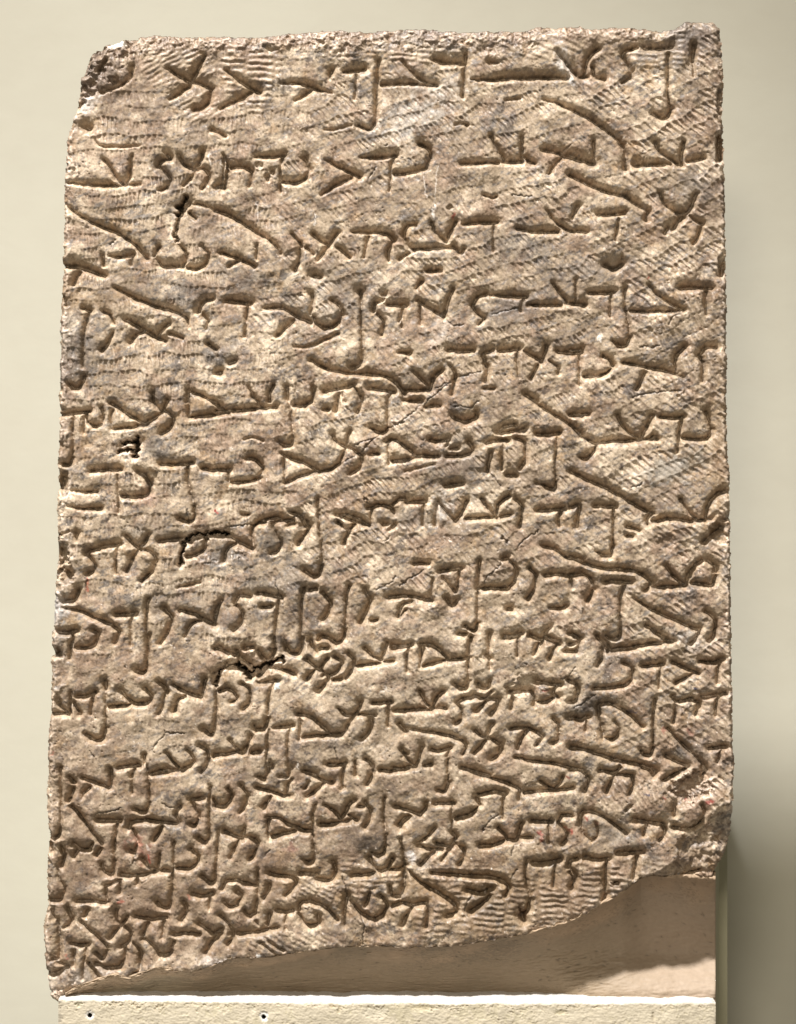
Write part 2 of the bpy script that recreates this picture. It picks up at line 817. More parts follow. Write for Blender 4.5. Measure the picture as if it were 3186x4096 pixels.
50 60 800 1210 900 1240
50 60 1670 1020 1699 1060
12 12 1070 1000 1080 1050 1100 1120
90 60 850 30 870 90 900 140
@1570 2540
60 60 0 100 80 80 170 70
40 30 150 90 130 180 130 320
40 70 260 70 340 70 420 130 500 200
60 50 500 210 600 200 690 190
40 50 280 270 380 240 490 215
50 25 270 90 260 180 250 280
60 30 700 20 680 200 680 400
40 70 680 400 650 460 600 460
60 40 600 460 550 430
50 30 870 0 860 110 870 300
40 70 870 400 850 460 790 450
60 40 780 440 760 420
60 60 840 160 870 200
60 50 1000 10 1130 5
30 30 1120 20 1120 180
60 40 1310 60 1270 160
50 50 1490 60 1440 130 1410 200
60 40 1370 0 1490 50
70 60 1670 60 1640 130 1550 130
60 60 1290 400 1400 420 1500 430
60 80 1480 430 1440 500 1480 540
60 50 1440 550 1370 590 1300 590
50 60 1570 390 1640 430 1660 500
60 50 1660 510 1640 570 1590 590
70 60 1050 500 1150 490 1240 500
70 40 1240 500 1280 560 1270 620
40 40 1025 460 1080 560 1060 650
60 40 730 530 830 560 880 500
60 60 860 560 940 570
40 50 850 560 810 620 750 670
60 60 940 580 930 640 880 700
60 50 720 540 640 560 580 590
45 50 580 600 620 680 620 740 570 780
45 60 25 670 150 655 300 650
60 60 310 660 400 640 470 640
40 60 245 500 290 590 350 640
50 50 360 640 390 560 450 500
30 50 80 820 250 850 400 870 520 890
60 30 520 890 630 940 660 1000 630 1060
50 50 740 850 830 900 890 790
60 70 840 900 960 960 960 1040
70 60 970 950 960 1040 890 1100
60 40 830 930 790 990 730 1050
40 60 1060 830 1200 820 1300 860
60 30 1300 860 1340 910 1290 980
60 40 1200 850 1150 930 1120 1010
40 50 1440 740 1490 800 1490 860
50 50 1490 880 1480 930 1430 960
70 70 1580 730 1699 740
30 60 90 1030 140 1120 210 1170
60 50 210 1170 240 1080 265 990
50 50 0 1180 100 1190 200 1170
50 60 290 1160 340 1155
50 50 350 1020 430 1020 520 1000
30 30 510 1000 490 1080
25 25 500 1100 490 1230
30 60 1100 1095 1250 1120 1450 1140 1699 1200
50 70 620 1180 750 1210 860 1240
50 60 1590 1000 1699 1010
12 12 1640 290 1570 370 1510 390
@2280 2540
60 70 0 70 60 60
45 60 240 0 290 80 300 150
60 40 290 160 280 220 240 270
70 60 380 120 500 110 700 70 920 50
60 60 300 30 370 120
60 50 830 20 940 45
60 60 655 265 740 260 825 250
30 30 815 280 800 370 800 465
60 60 930 230 1020 280 1150 330
50 50 1110 340 1040 370 950 420
70 60 1170 220 1280 230 1370 200
40 40 1350 230 1330 320 1320 420
45 60 480 240 560 290 560 370
70 40 560 380 480 440 350 460 220 470
60 60 1190 540 1290 530 1390 510
40 40 1340 540 1310 620 1310 710
45 60 920 540 960 580 1090 560
70 50 1090 560 1160 600 1120 700
30 50 920 540 950 650 930 770
40 35 770 570 755 700 750 850 750 980
50 70 750 1000 720 1060 670 1060
60 40 670 1060 630 1020
60 45 265 700 260 620 350 600
60 50 350 600 450 640 540 700 650 810
40 60 265 720 290 820 310 900
45 50 320 910 380 930 430 890
45 15 430 890 440 830 400 770
60 70 10 990 160 1020 400 1100 600 1140
70 60 600 1140 700 1170 770 1200 740 1250
40 60 880 830 960 920 1100 1050 1190 1140
60 50 1190 1140 1220 1200 1190 1250
60 80 870 1070 960 1120 1060 1160
40 40 1070 1170 1010 1200 950 1240
60 60 1240 1000 1390 990
30 40 1360 1020 1320 1130
40 60 0 730 80 750 170 720
30 30 150 750 140 850
60 50 0 400 70 440 80 510
60 50 70 520 60 570 0 590
40 40 290 1210 400 1220 450 1180
40 40 0 1180 60 1200
14 14 50 650 120 610 230 530
@150 3040
40 25 200 60 205 200 210 400 205 580
40 90 200 580 180 660 130 680
40 50 280 140 320 190
60 60 310 250 300 300 275 345
30 50 395 155 500 190 640 240
60 45 645 230 655 150 650 70
50 25 460 240 410 290 395 340
60 55 720 60 800 45 900 40
30 25 870 60 850 150 850 290
30 30 970 40 990 150 1000 260 1000 380
40 60 1000 380 970 450 920 450
60 50 920 450 870 430
60 60 1010 110 1120 80 1240 80
50 40 300 405 380 500 480 640 570 750
60 60 540 525 640 530 735 530
40 35 715 540 690 700 680 900
40 80 690 900 670 1000 640 1010
80 40 640 1010 590 990 570 930
60 70 930 530 840 540 810 600
50 30 840 610 880 690 900 740
30 60 890 750 860 820 820 800
60 60 960 525 1100 540 1250 560
60 45 1110 590 1070 660 1040 710
45 60 1270 400 1240 480 1260 550
60 60 1370 340 1470 330
50 50 1380 370 1420 460 1440 510
50 60 1430 530 1400 575 1370 570
35 25 1545 240 1535 400 1535 620
30 60 1535 620 1530 700 1480 730
60 40 1480 730 1430 690
45 60 1570 340 1600 390 1650 400
60 40 320 740 380 790 460 800
40 30 460 780 490 740
50 60 200 770 230 850 210 940
60 60 110 740 120 810
50 50 560 790 520 840
60 50 350 800 320 850
25 30 175 960 200 1080 240 1150 210 1240
60 70 740 1010 900 1020 1060 980
60 40 1070 980 1130 980 1180 990
40 60 930 880 990 960 1060 970
60 30 1070 960 1080 880 1090 830
50 40 890 1030 880 1110
25 25 1220 730 1215 900 1205 1050 1200 1240
45 60 1370 790 1430 860 1410 920 1350 960
60 50 1350 960 1240 960
30 30 1615 620 1605 800 1590 1000
40 80 1590 1000 1580 1080 1530 1090
70 40 1530 1090 1460 1030
60 60 1390 1190 1480 1210 1560 1180
40 40 740 1070 730 1180
40 35 610 1120 690 1090 740 1070
35 50 610 1120 610 1240
60 50 1670 630 1699 640
12 12 510 500 600 470 750 440
12 12 1120 380 1180 420 1230 440
12 12 920 1110 1000 1050 1060 1000
12 12 870 850 860 940
@860 3040
60 60 0 400 80 405 130 360
60 30 130 350 140 300 110 250
40 55 230 230 280 300 270 390
45 25 270 390 250 440 215 470
50 30 480 20 480 100 430 160
60 30 430 160 370 150
40 30 680 60 650 140 580 150
50 40 500 70 510 40
40 60 370 245 480 270 600 310 660 310
60 35 640 290 650 220 680 170
40 50 490 330 430 420
40 60 800 90 900 140 980 180 1040 190
60 50 970 200 900 260 820 320
30 30 840 190 800 250
60 50 1070 20 1000 30
45 40 1160 20 1140 140 1140 250
50 60 1390 30 1410 90
60 50 1400 120 1380 180 1360 210
30 40 895 400 875 520 880 700 890 800
40 80 890 800 880 880 830 900
60 25 830 900 780 880
30 60 460 510 560 510 640 560 740 600
60 60 740 600 800 620 860 625
40 30 480 530 470 620 480 710
60 60 510 680 600 650 700 630
60 60 940 570 1060 560 1210 530
30 60 980 400 1060 450 1120 520
60 60 1120 520 1170 450 1200 380 1240 350
50 60 1190 490 1260 530
40 50 1340 370 1390 450 1385 520 1340 590
40 40 1280 410 1330 410
35 30 1515 330 1510 500 1530 650 1530 760
40 60 1530 760 1510 820 1460 850
60 30 1460 850 1400 830
60 80 80 630 180 670 240 680
90 40 240 670 260 600
40 40 215 690 180 770 140 860
60 50 270 680 340 700 380 740
50 50 380 750 350 830 310 880
80 80 490 1000 580 1020 680 1030
70 40 680 1030 720 1080 690 1140 630 1210
60 60 760 1000 900 1010
60 50 1055 900 1080 980
50 60 1080 1000 1040 1060 970 1070 900 1050
60 60 1230 1020 1330 1020 1430 1000
60 50 1380 870 1430 970 1490 990
60 50 1490 990 1550 950 1580 880
50 50 1560 980 1640 970 1699 940
40 60 60 1150 100 1080 190 1060
60 40 190 1060 280 1100 370 1120
30 30 380 970 390 1100 380 1240
50 60 480 1110 470 1170 430 1220
40 30 190 1170 220 1240
40 60 1560 1130 1590 1210 1650 1210
60 30 1650 1210 1699 1120 1699 900
50 40 1640 580 1699 500
50 50 1610 410 1699 440
14 14 500 790 440 860
10 10 1130 1050 1170 1140 1180 1240
@1570 3040
60 60 0 80 60 70 170 40
40 60 410 270 460 270 500 200
50 25 490 200 500 120
30 60 615 60 750 120 900 160 1050 200
60 40 1050 200 1130 250 1140 350
50 70 770 300 900 270 1010 285
40 25 1000 300 990 420 985 520
60 50 750 330 780 390
30 80 770 410 700 470 570 500
60 60 385 380 460 375 540 375
25 25 530 390 530 520 530 630
60 60 540 640 560 700 500 790
60 50 1180 280 1300 270 1450 265
60 60 1450 260 1610 240
35 60 1330 180 1390 230 1450 250
40 40 1450 250 1500 200 1520 140
40 60 20 410 130 440 240 480
60 40 240 480 290 430 300 380
60 60 150 500 90 550 70 590
60 75 1250 540 1330 540 1420 540
30 30 1400 560 1400 740
60 50 1600 490 1520 490 1490 550
50 50 1500 570 1560 650 1560 720
60 50 1560 700 1520 740
60 60 780 760 900 750 1000 710
50 50 950 600 1000 660 1030 710
60 50 1030 710 1110 700 1130 650 1160 560
50 40 1150 690 1250 690
50 60 230 760 330 790 440 790
60 50 370 810 310 870 250 930
60 50 400 740 500 760
50 30 540 760 490 820 440 900
60 60 560 740 640 790
60 40 640 800 640 860 600 930
35 60 360 1005 550 1020 750 1030
60 70 750 1030 900 1040 1000 1080
60 40 1000 1080 1040 1140 1010 1210
30 60 150 1000 250 1090 380 1170 500 1240
25 30 1210 880 1190 1000 1210 1120 1240 1250
60 70 1260 910 1350 910 1490 880
35 30 1460 920 1450 1020 1440 1130
50 50 1650 870 1590 890 1580 950
40 60 1590 960 1640 1040 1600 1130
90 90 670 1150 790 1170 880 1130
30 50 70 700 100 850 100 1050
40 80 100 1050 80 1180 20 1200
12 12 950 490 880 550 840 600 810 640
14 14 1120 740 1070 810 1065 860
16 16 720 1210 690 1250
40 60 1680 490 1680 570
40 40 220 740 290 700 380 600
@2280 3040
50 50 0 80 100 90 150 130
50 60 150 130 175 190 130 270
50 50 280 85 400 120
30 45 450 50 410 120 370 200 330 280
55 50 430 125 560 130
50 40 560 140 570 220 530 300
60 50 650 60 720 90 740 140
60 60 850 170 950 110 1050 60
60 50 1190 30 1200 100
45 60 100 540 110 460 180 450
60 50 180 450 270 480 380 550 500 650
45 30 100 560 120 650 180 710
30 25 190 720 250 680 250 620 230 560
60 60 570 520 700 540 830 560
50 40 690 560 660 670
60 50 840 570 850 640 800 710
60 75 140 860 230 880 350 870
50 30 330 900 320 1050 320 1200
60 40 320 1200 300 1250
50 75 430 830 540 820 640 810
50 40 600 850 590 950 570 1050
40 60 1180 400 1210 460 1180 540 1120 590
60 60 1120 590 1040 605 930 590
60 60 930 390 940 480
30 30 410 1095 420 1100
40 60 1180 985 1090 1010 1040 1050
20 20 500 450 540 410
50 60 0 900 60 870
30 60 0 1000 30 1070 20 1140
@150 3480
40 70 215 210 200 260 110 260
60 60 620 280 480 270 350 270
45 60 260 330 280 390 290 430
60 30 300 430 270 490 220 520
60 60 120 350 140 430
50 60 165 440 180 560 190 680
60 40 190 690 180 780 130 790
60 30 440 350 420 400 400 420
40 50 380 460 480 550 590 650 620 690
60 60 640 600 700 530 760 470
60 40 760 470 800 410
60 60 690 350 700 440 730 480
60 60 780 510 820 560 800 640 740 680
60 80 870 410 1000 430 1140 410
60 40 1120 430 1120 500 1110 600
60 50 980 470 940 580
60 60 290 650 360 670 440 660
30 30 430 680 420 760 400 860 400 970
60 60 320 720 310 840
80 60 90 910 160 910 260 860
60 50 190 820 260 850
60 50 520 740 570 790 620 720
60 70 510 830 600 870 720 860
60 50 730 850 770 780 780 690
40 70 850 650 910 730 910 820
60 40 910 830 900 900 850 930
50 80 940 610 1010 650 1080 750
80 60 1080 740 1180 740 1210 640
60 50 1220 570 1320 560 1440 570
60 80 1440 470 1530 540 1600 570
60 60 1630 560 1560 640 1500 730
60 80 1060 280 1110 330 1170 320
60 30 1180 310 1200 200 1210 0
60 60 1390 200 1450 220 1560 210
40 40 1540 230 1530 340
40 60 1300 280 1330 360 1280 440
60 60 740 40 830 50
50 50 450 830 500 900 540 980
@860 3480
60 60 0 550 60 520
50 50 40 400 110 470 150 540
60 50 150 550 150 610 110 660
60 70 190 560 330 550 470 520
60 40 470 520 560 510
60 50 480 390 470 500
60 60 550 350 620 370 690 350
25 25 650 370 630 440 630 520
40 60 260 360 300 410 350 380
50 30 350 390 380 200 380 0
60 50 200 180 230 230 200 290
60 40 190 300 130 320 80 280
50 50 750 350 760 290 850 270
50 50 850 270 960 310 1040 380 1090 440
40 60 750 380 790 460 850 490
60 60 850 490 920 470 920 400
60 60 1180 220 1160 320 1160 480
50 60 1210 260 1280 360 1340 400
60 70 1340 400 1420 430 1500 390
60 40 1500 390 1540 310 1480 220
50 30 1350 300 1380 210
10 10 1200 320 1310 420 1330 550 1330 660
30 20 370 470 400 520
20 25 400 650 560 760
20 25 480 640 620 720
@1570 3440
60 60 0 400 90 370 170 400
60 60 180 390 300 370
50 40 310 380 320 480 300 590
50 50 170 420 120 500 90 570
60 60 380 260 480 320 560 400
60 60 560 410 560 460 490 490
60 60 870 320 790 390 700 450
16 16 720 310 670 380 650 450
50 60 1230 350 1210 440 1160 480
110 80 1150 470 1180 540
12 12 1110 80 1060 170
"""
K = 760.0 / 1699.0
def parse(txt):
    out = []; ox = oy = 0
    for ln in txt.split('\n'):
        ln = ln.strip()
        if not ln: continue
        if ln[0] == '@':
            a, b = ln[1:].split(); ox, oy = float(a), float(b); continue
        v = [float(q) for q in ln.split()]
        w0, w1 = v[0] * K, v[1] * K
        p = np.array(v[2:]).reshape(-1, 2) * K + (ox, oy)
        out.append((w0, w1, p))
    return out
strokes = parse(STROKES)

OUTLINE = np.array([(266,640),(268,550),(284,505),(311,393),(320,317),(353,232),(383,196),(436,169),(490,154),(552,143),
(642,140),(780,146),(910,143),(1039,147),(1100,138),(1173,129),(1307,122),(1400,124),(1486,122),(1620,116),(1682,114),(1800,121),(1928,125),
(2098,122),(2151,105),(2219,107),(2330,102),(2347,116),(2420,108),(2504,105),(2580,112),(2638,118),(2700,112),(2727,98),(2754,84),(2810,80),(2857,84),(2884,111),
(2895,259),(2897,527),(2902,719),(2908,1095),(2911,1353),(2911,1630),(2920,1853),(2924,2095),(2929,2487),(2931,2607),
(2935,2853),(2938,3085),(2938,3219),(2931,3331),(2906,3420),(2875,3478),(2857,3505),(2853,3519),(2770,3512),(2683,3510),(2620,3506),(2566,3514),
(2504,3563),(2440,3602),(2330,3665),(2260,3698),(2196,3718),(2100,3740),(2017,3753),(1920,3770),(1838,3780),(1740,3788),(1620,3793),(1540,3786),(1455,3789),(1350,3790),(1245,3802),
(1150,3820),(1052,3833),(960,3832),(910,3838),(840,3868),(776,3887),(700,3884),(624,3878),(580,3896),(521,3914),(460,3906),(400,3925),(350,3942),(307,3958),(262,3985),
(238,4010),(225,4013),(206,3999),(190,3927),(186,3883),(177,3815),(172,3704),(186,3623),(190,3569),(188,3487),(188,3420),(197,3353),
(186,3232),(190,3085),(190,3032),(195,2920),(201,2831),(206,2719),(204,2629),(206,2532),(217,2443),(219,2375),(224,2241),
(228,2129),(228,1987),(230,1831),(239,1719),(233,1585),(239,1443),(239,1308),(248,1174),(251,1085),(251,965),(257,853),
(257,719),(266,607)], dtype=float)

# ---------------------------------------------------------------- the stone as a relief
STEP = 3.0
U0, V0, U1, V1 = 162, 72, 2946, 4020
NU = int((U1 - U0) / STEP) + 1; NV = int((V1 - V0) / STEP) + 1
us = U0 + STEP * np.arange(NU); vs = V0 + STEP * np.arange(NV)
U, V = np.meshgrid(us, vs)
shape = U.shape
wx = fnoise(shape, 12, 2.4, 1) * 1.2; wy = fnoise(shape, 12, 2.4, 2) * 1.2
ex = fnoise(shape, 14, 2.4, 3) * 2.0; ey = fnoise(shape, 14, 2.4, 4) * 2.0

def window(x0, y0, x1, y1, pad):
    i0 = max(0, int((y0 - pad - V0) / STEP)); i1 = min(NV, int((y1 + pad - V0) / STEP) + 2)
    j0 = max(0, int((x0 - pad - U0) / STEP)); j1 = min(NU, int((x1 + pad - U0) / STEP) + 2)
    return slice(i0, i1), slice(j0, j1), (i1 > i0 and j1 > j0)

def line_t(field, pts, r, X, Y, maxt=1.6):
    """field = min over the polyline of distance / radius (radius varies along it)"""
    for k in range(len(pts) - 1):
        a, b = pts[k], pts[k + 1]; ra, rb = r[k], r[k + 1]
        pad = max(ra, rb) * maxt + 8
        si, sj, ok = window(min(a[0], b[0]), min(a[1], b[1]), max(a[0], b[0]), max(a[1], b[1]), pad)
        if not ok: continue
        x = X[si, sj]; y = Y[si, sj]
        d = b - a; L2 = float(d @ d) + 1e-9
        q = np.clip(((x - a[0]) * d[0] + (y - a[1]) * d[1]) / L2, 0, 1)
        dist = np.hypot(x - (a[0] + q * d[0]), y - (a[1] + q * d[1]))
        t = dist / (ra + (rb - ra) * q)
        field[si, sj] = np.minimum(field[si, sj], t)

def inside(poly, x, y):
    c = np.zeros(x.shape, dtype=bool)
    n = len(poly)
    for i in range(n):
        x1, y1 = poly[i]; x2, y2 = poly[(i + 1) % n]
        if y1 == y2: continue
        m = (y1 > y) != (y2 > y)
        c ^= m & (x < (x2 - x1) * (y - y1) / (y2 - y1) + x1)
    return c

# distance to the outline
XE, YE = U + ex, V + ey
dist = np.full(shape, 90.0)
line_t(dist, np.vstack([OUTLINE, OUTLINE[:1]]), np.ones(len(OUTLINE) + 1), XE, YE, 90)
mask = inside(OUTLINE, XE, YE)

n_big = fnoise(shape, 90, 2.6, 11)
n_mid = fnoise(shape, 26, 2.4, 12)
n_fine = fnoise(shape, 5, 1.8, 13)
n_grit = fnoise(shape, 2.0, 0, 14)
n_lump = fnoise(shape, 16, 2.5, 15)
n_rug = np.abs(fnoise(shape, 30, 2.2, 18)) - 0.8
n_patch = fnoise(shape, 70, 0, 16)
n_patch2 = fnoise(shape, 60, 0, 17)

# carved letters (depth in photograph pixels)
carve = np.zeros(shape); floor_ = np.zeros(shape); crack = np.zeros(shape)
XS, YS = U + wx, V + wy
XC, YC = U + wx * 2.2, V + wy * 2.2
for (w0, w1, p) in strokes:
    n = len(p)
    q = np.hstack([p, np.linspace(w0, w1, n)[:, None]])
    q = catmull(q, 6) if n > 2 else np.vstack([q[0], q[0] * .5 + q[-1] * .5, q[-1]])
    wm = max(w0, w1)
    if wm <= 7.5:                      # a crack or hairline
        T = np.full(shape, 9.0) if False else None
        r = np.clip(q[:, 2] * 0.6, 3.9, 5)
        for k in range(len(q) - 1):
            a, b = q[k, :2], q[k + 1, :2]
            si, sj, ok = window(min(a[0], b[0]), min(a[1], b[1]), max(a[0], b[0]), max(a[1], b[1]), 22)
            if not ok: continue
            x = XC[si, sj]; y = YC[si, sj]; d = b - a; L2 = float(d @ d) + 1e-9
            s = np.clip(((x - a[0]) * d[0] + (y - a[1]) * d[1]) / L2, 0, 1)
            t = np.hypot(x - (a[0] + s * d[0]), y - (a[1] + s * d[1])) / r[k]
            crack[si, sj] = np.maximum(crack[si, sj], np.clip(1 - t, 0, 1) * r[k] * 1.7)
        continue
    wid = q[:, 2]
    c = q[:, :2] + np.stack([wid * 0.06 + 1.0, wid * 0.30], 1)
    wid = np.where(wid > 42, wid * 0.9, np.minimum(wid, 30))
    vert = abs(p[-1, 1] - p[0, 1]) / (np.hypot(*(p[-1] - p[0])) + 1e-6)
    rad = np.maximum(wid * 0.71 + 1.3, 5.5 + 4.5 * vert)
    for k in range(len(c) - 1):
        a, b = c[k], c[k + 1]; ra, rb = rad[k], rad[k + 1]
        pad = max(ra, rb) * 2.2 + 7
        si, sj, ok = window(min(a[0], b[0]), min(a[1], b[1]), max(a[0], b[0]), max(a[1], b[1]), pad)
        if not ok: continue
        x = XS[si, sj]; y = YS[si, sj]; d = b - a; L2 = float(d @ d) + 1e-9
        s = np.clip(((x - a[0]) * d[0] + (y - a[1]) * d[1]) / L2, 0, 1)
        rr = ra + (rb - ra) * s
        px_, py_ = x - (a[0] + s * d[0]), y - (a[1] + s * d[1])
        dd = np.hypot(px_, py_)
        sg = (px_ * 0.30 + py_ * 0.95) / (dd + 1.5)
        t = dd / (rr * (1 - 0.26 * sg))
        dep = np.minimum(rr * 1.8, 22 + rr * 0.5)
        dep = dep * (1 - 0.22 * float(sstep(3350, 3550, c[0, 1]) * (1 - sstep(1000, 1500, c[0, 0]))))
        g = np.maximum(1.04 - t, 0) ** 1.35 * dep * 1.08 + np.clip(1 - t / 0.38, 0, 1) * np.minimum(rr * 0.6, 8) + np.minimum(rr * 0.30, 4.2) * np.clip((1.75 - t) / 0.75, 0, 1) ** 2
        carve[si, sj] = np.maximum(carve[si, sj], g)
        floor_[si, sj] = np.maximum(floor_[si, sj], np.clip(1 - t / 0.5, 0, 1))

def blob(x, y, rx, ry, ang=0.0, rough=0.25):
    ca, sa = math.cos(math.radians(ang)), math.sin(math.radians(ang))
    dx, dy = U - x, V - y
    a = (dx * ca + dy * sa) / rx; b = (-dx * sa + dy * ca) / ry
    return np.sqrt(a * a + b * b) + rough * n_lump * 0.5 + rough * n_fine * 0.25

# deep holes and open cracks
holes = np.zeros(shape)
HOLES = [([(737,792),(722,815),(708,850)],17,120), ([(708,850),(715,868),(709,893),(703,925),(702,943),(712,962)],6,50),
 ([(544,1752),(546,1785),(538,1815)],15,110), ([(544,1758),(510,1763),(481,1777)],8,60), ([(541,1790),(508,1794),(474,1808)],8,60),
 ([(724,2252),(730,2215),(733,2180),(748,2152),(800,2136),(860,2124),(912,2134)],11,90), ([(815,2140),(822,2165)],9,60),
 ([(950,2655),(968,2680),(992,2702),(1000,2712)],17,110), ([(992,2690),(1030,2676),(1062,2660),(1092,2650),(1118,2640),(1140,2640)],11,90),
 ([(945,2655),(905,2672),(878,2692),(866,2715),(865,2738)],6,60), ([(2030,2168),(2010,2150)],6,30),
 ([(2082,3640),(2092,3660)],9,22),([(2462,3530),(2468,3532)],6,20),([(2450,3530),(2460,3530)],6,20),
 ([(372,255),(360,275),(352,290)],11,40),([(1085,2595),(1100,2610)],14,30)]
for pts, r, dep in HOLES:
    f = np.full(shape, 9.0)
    p = np.array(pts, float)
    line_t(f, p, np.full(len(p), max(r * 0.62, 4.5)), U + wx * 4.5, V + wy * 4.5, 1.5)
    holes = np.maximum(holes, np.clip(1.25 - f, 0, 1) ** 0.9 * dep * 0.55 * (f < 1.25))

# tool marks: short comb-like chisel strokes lying in bands
def comb(m_slope, band, period, seed, lean, ex_):
    r = np.random.default_rng(seed)
    wob = n_mid * 1.5 + n_big * 11
    t = (V + m_slope * U) / math.sqrt(1 + m_slope ** 2) + wob
    s = U * math.sin(math.radians(lean)) - V * math.cos(math.radians(lean)) + n_mid * 2.5
    bi = np.floor(t / band).astype(int); bi -= bi.min()
    off = r.uniform(0, 1, bi.max() + 2); amp = r.uniform(0.55, 1.0, bi.max() + 2)
    per = period * r.uniform(0.8, 1.25, bi.max() + 2)
    ph = s / per[bi] + off[bi]
    k = np.floor(ph).astype(int) % 997
    ka = r.uniform(0.4, 1.2, 997)[(k + bi * 131) % 997]
    f = ph - np.floor(ph)
    ridge = 0.5 - 0.5 * np.cos(2 * np.pi * f ** 0.8)
    q = t / band - np.floor(t / band)
    env = np.minimum(q / 0.18, 1) * np.minimum((1 - q) / 0.12, 1)
    scal = np.where(q < 0.85, q / 0.85, (1 - q) / 0.15)                       # each band steps out towards its lower edge
    amod = 0.45 + 0.55 * sstep(-1.3, 0.8, fnoise(shape, 34, 0, seed + 50))
    prof = np.minimum(q / 0.12, 1) * np.maximum(1 - q, 0) ** ex_
    return -(0.12 + 0.88 * (1 - ridge) * ka) * amp[bi] * prof * amod, 0.0 * q

cA, sA = comb(0.05, 56, 20, 21, 88, 0.9); cB, sB = comb(0.28, 58, 22, 22, 52, 0.7); cC, sC = comb(0.50, 58, 25, 23, 42, 0.4)
wC = sstep(2250, 2600, U + n_patch * 90) * (1 - sstep(3150, 3350, V)); wA = 1 - sstep(900, 1300, U + n_patch * 120); wB = np.clip(1 - wC - wA, 0, 1)
cover = 0.5 + 0.5 * sstep(-1.1, 0.4, n_patch2)
lowstrip = sstep(2250, 2700, V + n_patch * 120) * (1 - sstep(2350, 2650, U))
cover = cover * (1 - 0.8 * lowstrip)
marks = ((cA * wA * 12 + cB * wB * 13) * (0.15 + 0.85 * cover) + cC * wC * 15 * (0.55 + 0.45 * cover))
step_ = (sA * wA * 5.0 + sB * wB * 4.0 + sC * wC * 3.5) * (0.25 + 0.75 * cover) * (1 - 0.6 * lowstrip)

# patches of parallel ridges running across columns (x, y, rx, ry, ridge angle, period, column, amplitude)
PATCH = [(1000,260,130,190,1,25,110,5.0),(1560,175,330,90,2,22,120,5.0),(700,250,150,110,-28,20,90,4.5),(800,430,110,60,-30,20,80,3.5),
 (2640,190,150,90,2,22,110,5.0),(2200,190,160,60,25,24,100,4.0),(2330,3560,80,110,2,23,160,6.0),(2420,3560,120,110,2,23,110,6.0),(2640,3470,70,70,2,22,80,4.0),
 (2010,3620,300,120,3,23,130,5.5),(1720,3680,90,90,3,25,80,4.5),(1850,3500,200,45,4,22,120,4.5),(1420,3560,160,120,6,24,90,4.5),(1290,3590,120,70,28,19,70,4.0),
 (1180,3770,220,45,32,22,90,4.5),(1480,3650,110,60,40,24,90,4.0),(1560,3560,70,90,2,24,80,4.5),(2560,3420,60,60,75,22,60,4.0),
 (2230,3400,110,60,60,24,80,4.0),(2480,3180,160,70,62,22,70,4.0),(2580,3240,90,70,62,20,70,4.0),(2760,1330,170,260,60,25,62,5.5),(2700,2300,170,90,58,24,60,4.5)]
for i, (x, y, rx, ry, ang, per, colw, amp) in enumerate(PATCH):
    a = math.radians(ang)
    si, sj, ok = window(x - rx * 1.4, y - ry * 1.4, x + rx * 1.4, y + ry * 1.4, 10)
    u_, v_ = U[si, sj], V[si, sj]
    w = 1 - sstep(0.75, 1.15, np.hypot((u_ - x) / rx, (v_ - y) / ry) + n_lump[si, sj] * 0.08)
    t = u_ * math.cos(a) + v_ * math.sin(a) + n_mid[si, sj] * 3
    s = -u_ * math.sin(a) + v_ * math.cos(a) + n_mid[si, sj] * 2
    r = np.random.default_rng(100 + i)
    ci = np.floor(t / colw).astype(int); ci -= ci.min()
    ph = s / per + r.uniform(0, 1, ci.max() + 2)[ci]
    f = ph - np.floor(ph)
    h = (0.5 - 0.5 * np.cos(2 * np.pi * f ** 0.75)) * r.uniform(0.55, 1.0, ci.max() + 2)[ci]
    q = t / colw - np.floor(t / colw)
    h *= np.minimum(q / 0.10, 1) * np.minimum((1 - q) / 0.10, 1)
    marks[si, sj] = marks[si, sj] * (1 - w) + h * amp * w
    step_[si, sj] *= (1 - w)

# broken and worn zones (depth in px, positive = into the stone)
TL = np.array([(100,60),(545,60),(548,180),(535,237),(525,304),(470,346),(400,370),(329,432),(300,455),(240,470),(100,470)], float)
tl_d = np.full(shape, 60.0); line_t(tl_d, TL[2:10], np.ones(8), XC, YC, 60)
tl_in = inside(TL, XC, YC)
low = np.where(tl_in, sstep(0, 22, tl_d) * (22 + 3 * n_lump + 14 * n_mid + 10 * n_big) + sstep(0, 60, tl_d) * 10, 0)
BR = np.array([(3000,3190),(2880,3225),(2830,3264),(2760,3306),(2727,3330),(2700,3389),(2705,3434),(2640,3470),(2548,3530),(2548,3700),(3000,3700)], float)
br_d = np.full(shape, 90.0); line_t(br_d, BR[1:9], np.ones(8), XC, YC, 90)
br_in = inside(BR, XC, YC)
low = np.maximum(low, np.where(br_in, sstep(0, 70, br_d) * (30 + 5 * n_mid) + sstep(0, 18, br_d) * 6 + 1.0 * n_lump * sstep(0, 30, br_d), 0))
for (x, y, rx, ry, ang, d) in [(2765,3150,85,55,0,26),(2735,3200,45,30,0,14),(2790,3120,60,30,-20,14),(232,2215,45,75,0,40),(262,2300,35,40,0,30),(225,2610,40,25,0,20),
        (2880,600,18,60,0,20),(2890,1060,16,50,0,16),(2880,2135,40,40,0,20),(255,1930,22,60,0,26),(300,3990,90,60,0,10),(245,3930,60,60,0,8),
        (2880,410,16,60,0,18),(210,3180,30,120,0,8),(1190,1010,60,20,-20,8),(590,1905,50,36,0,10),(1000,2660,110,50,10,10),
        (860,2190,130,60,5,12),(2120,2740,70,40,20,16),(1040,660,16,14,0,12),(1075,700,16,14,0,12),(3000,3000,10,10,0,1),(2665,2170,40,30,0,12),
        (1800,830,16,12,0,12),(2560,1440,50,20,-20,6),(1450,3010,120,60,0,3),(1560,3450,120,50,0,4)]:
    low += (1 - sstep(0.5, 1.15, blob(x, y, rx, ry, ang))) * d

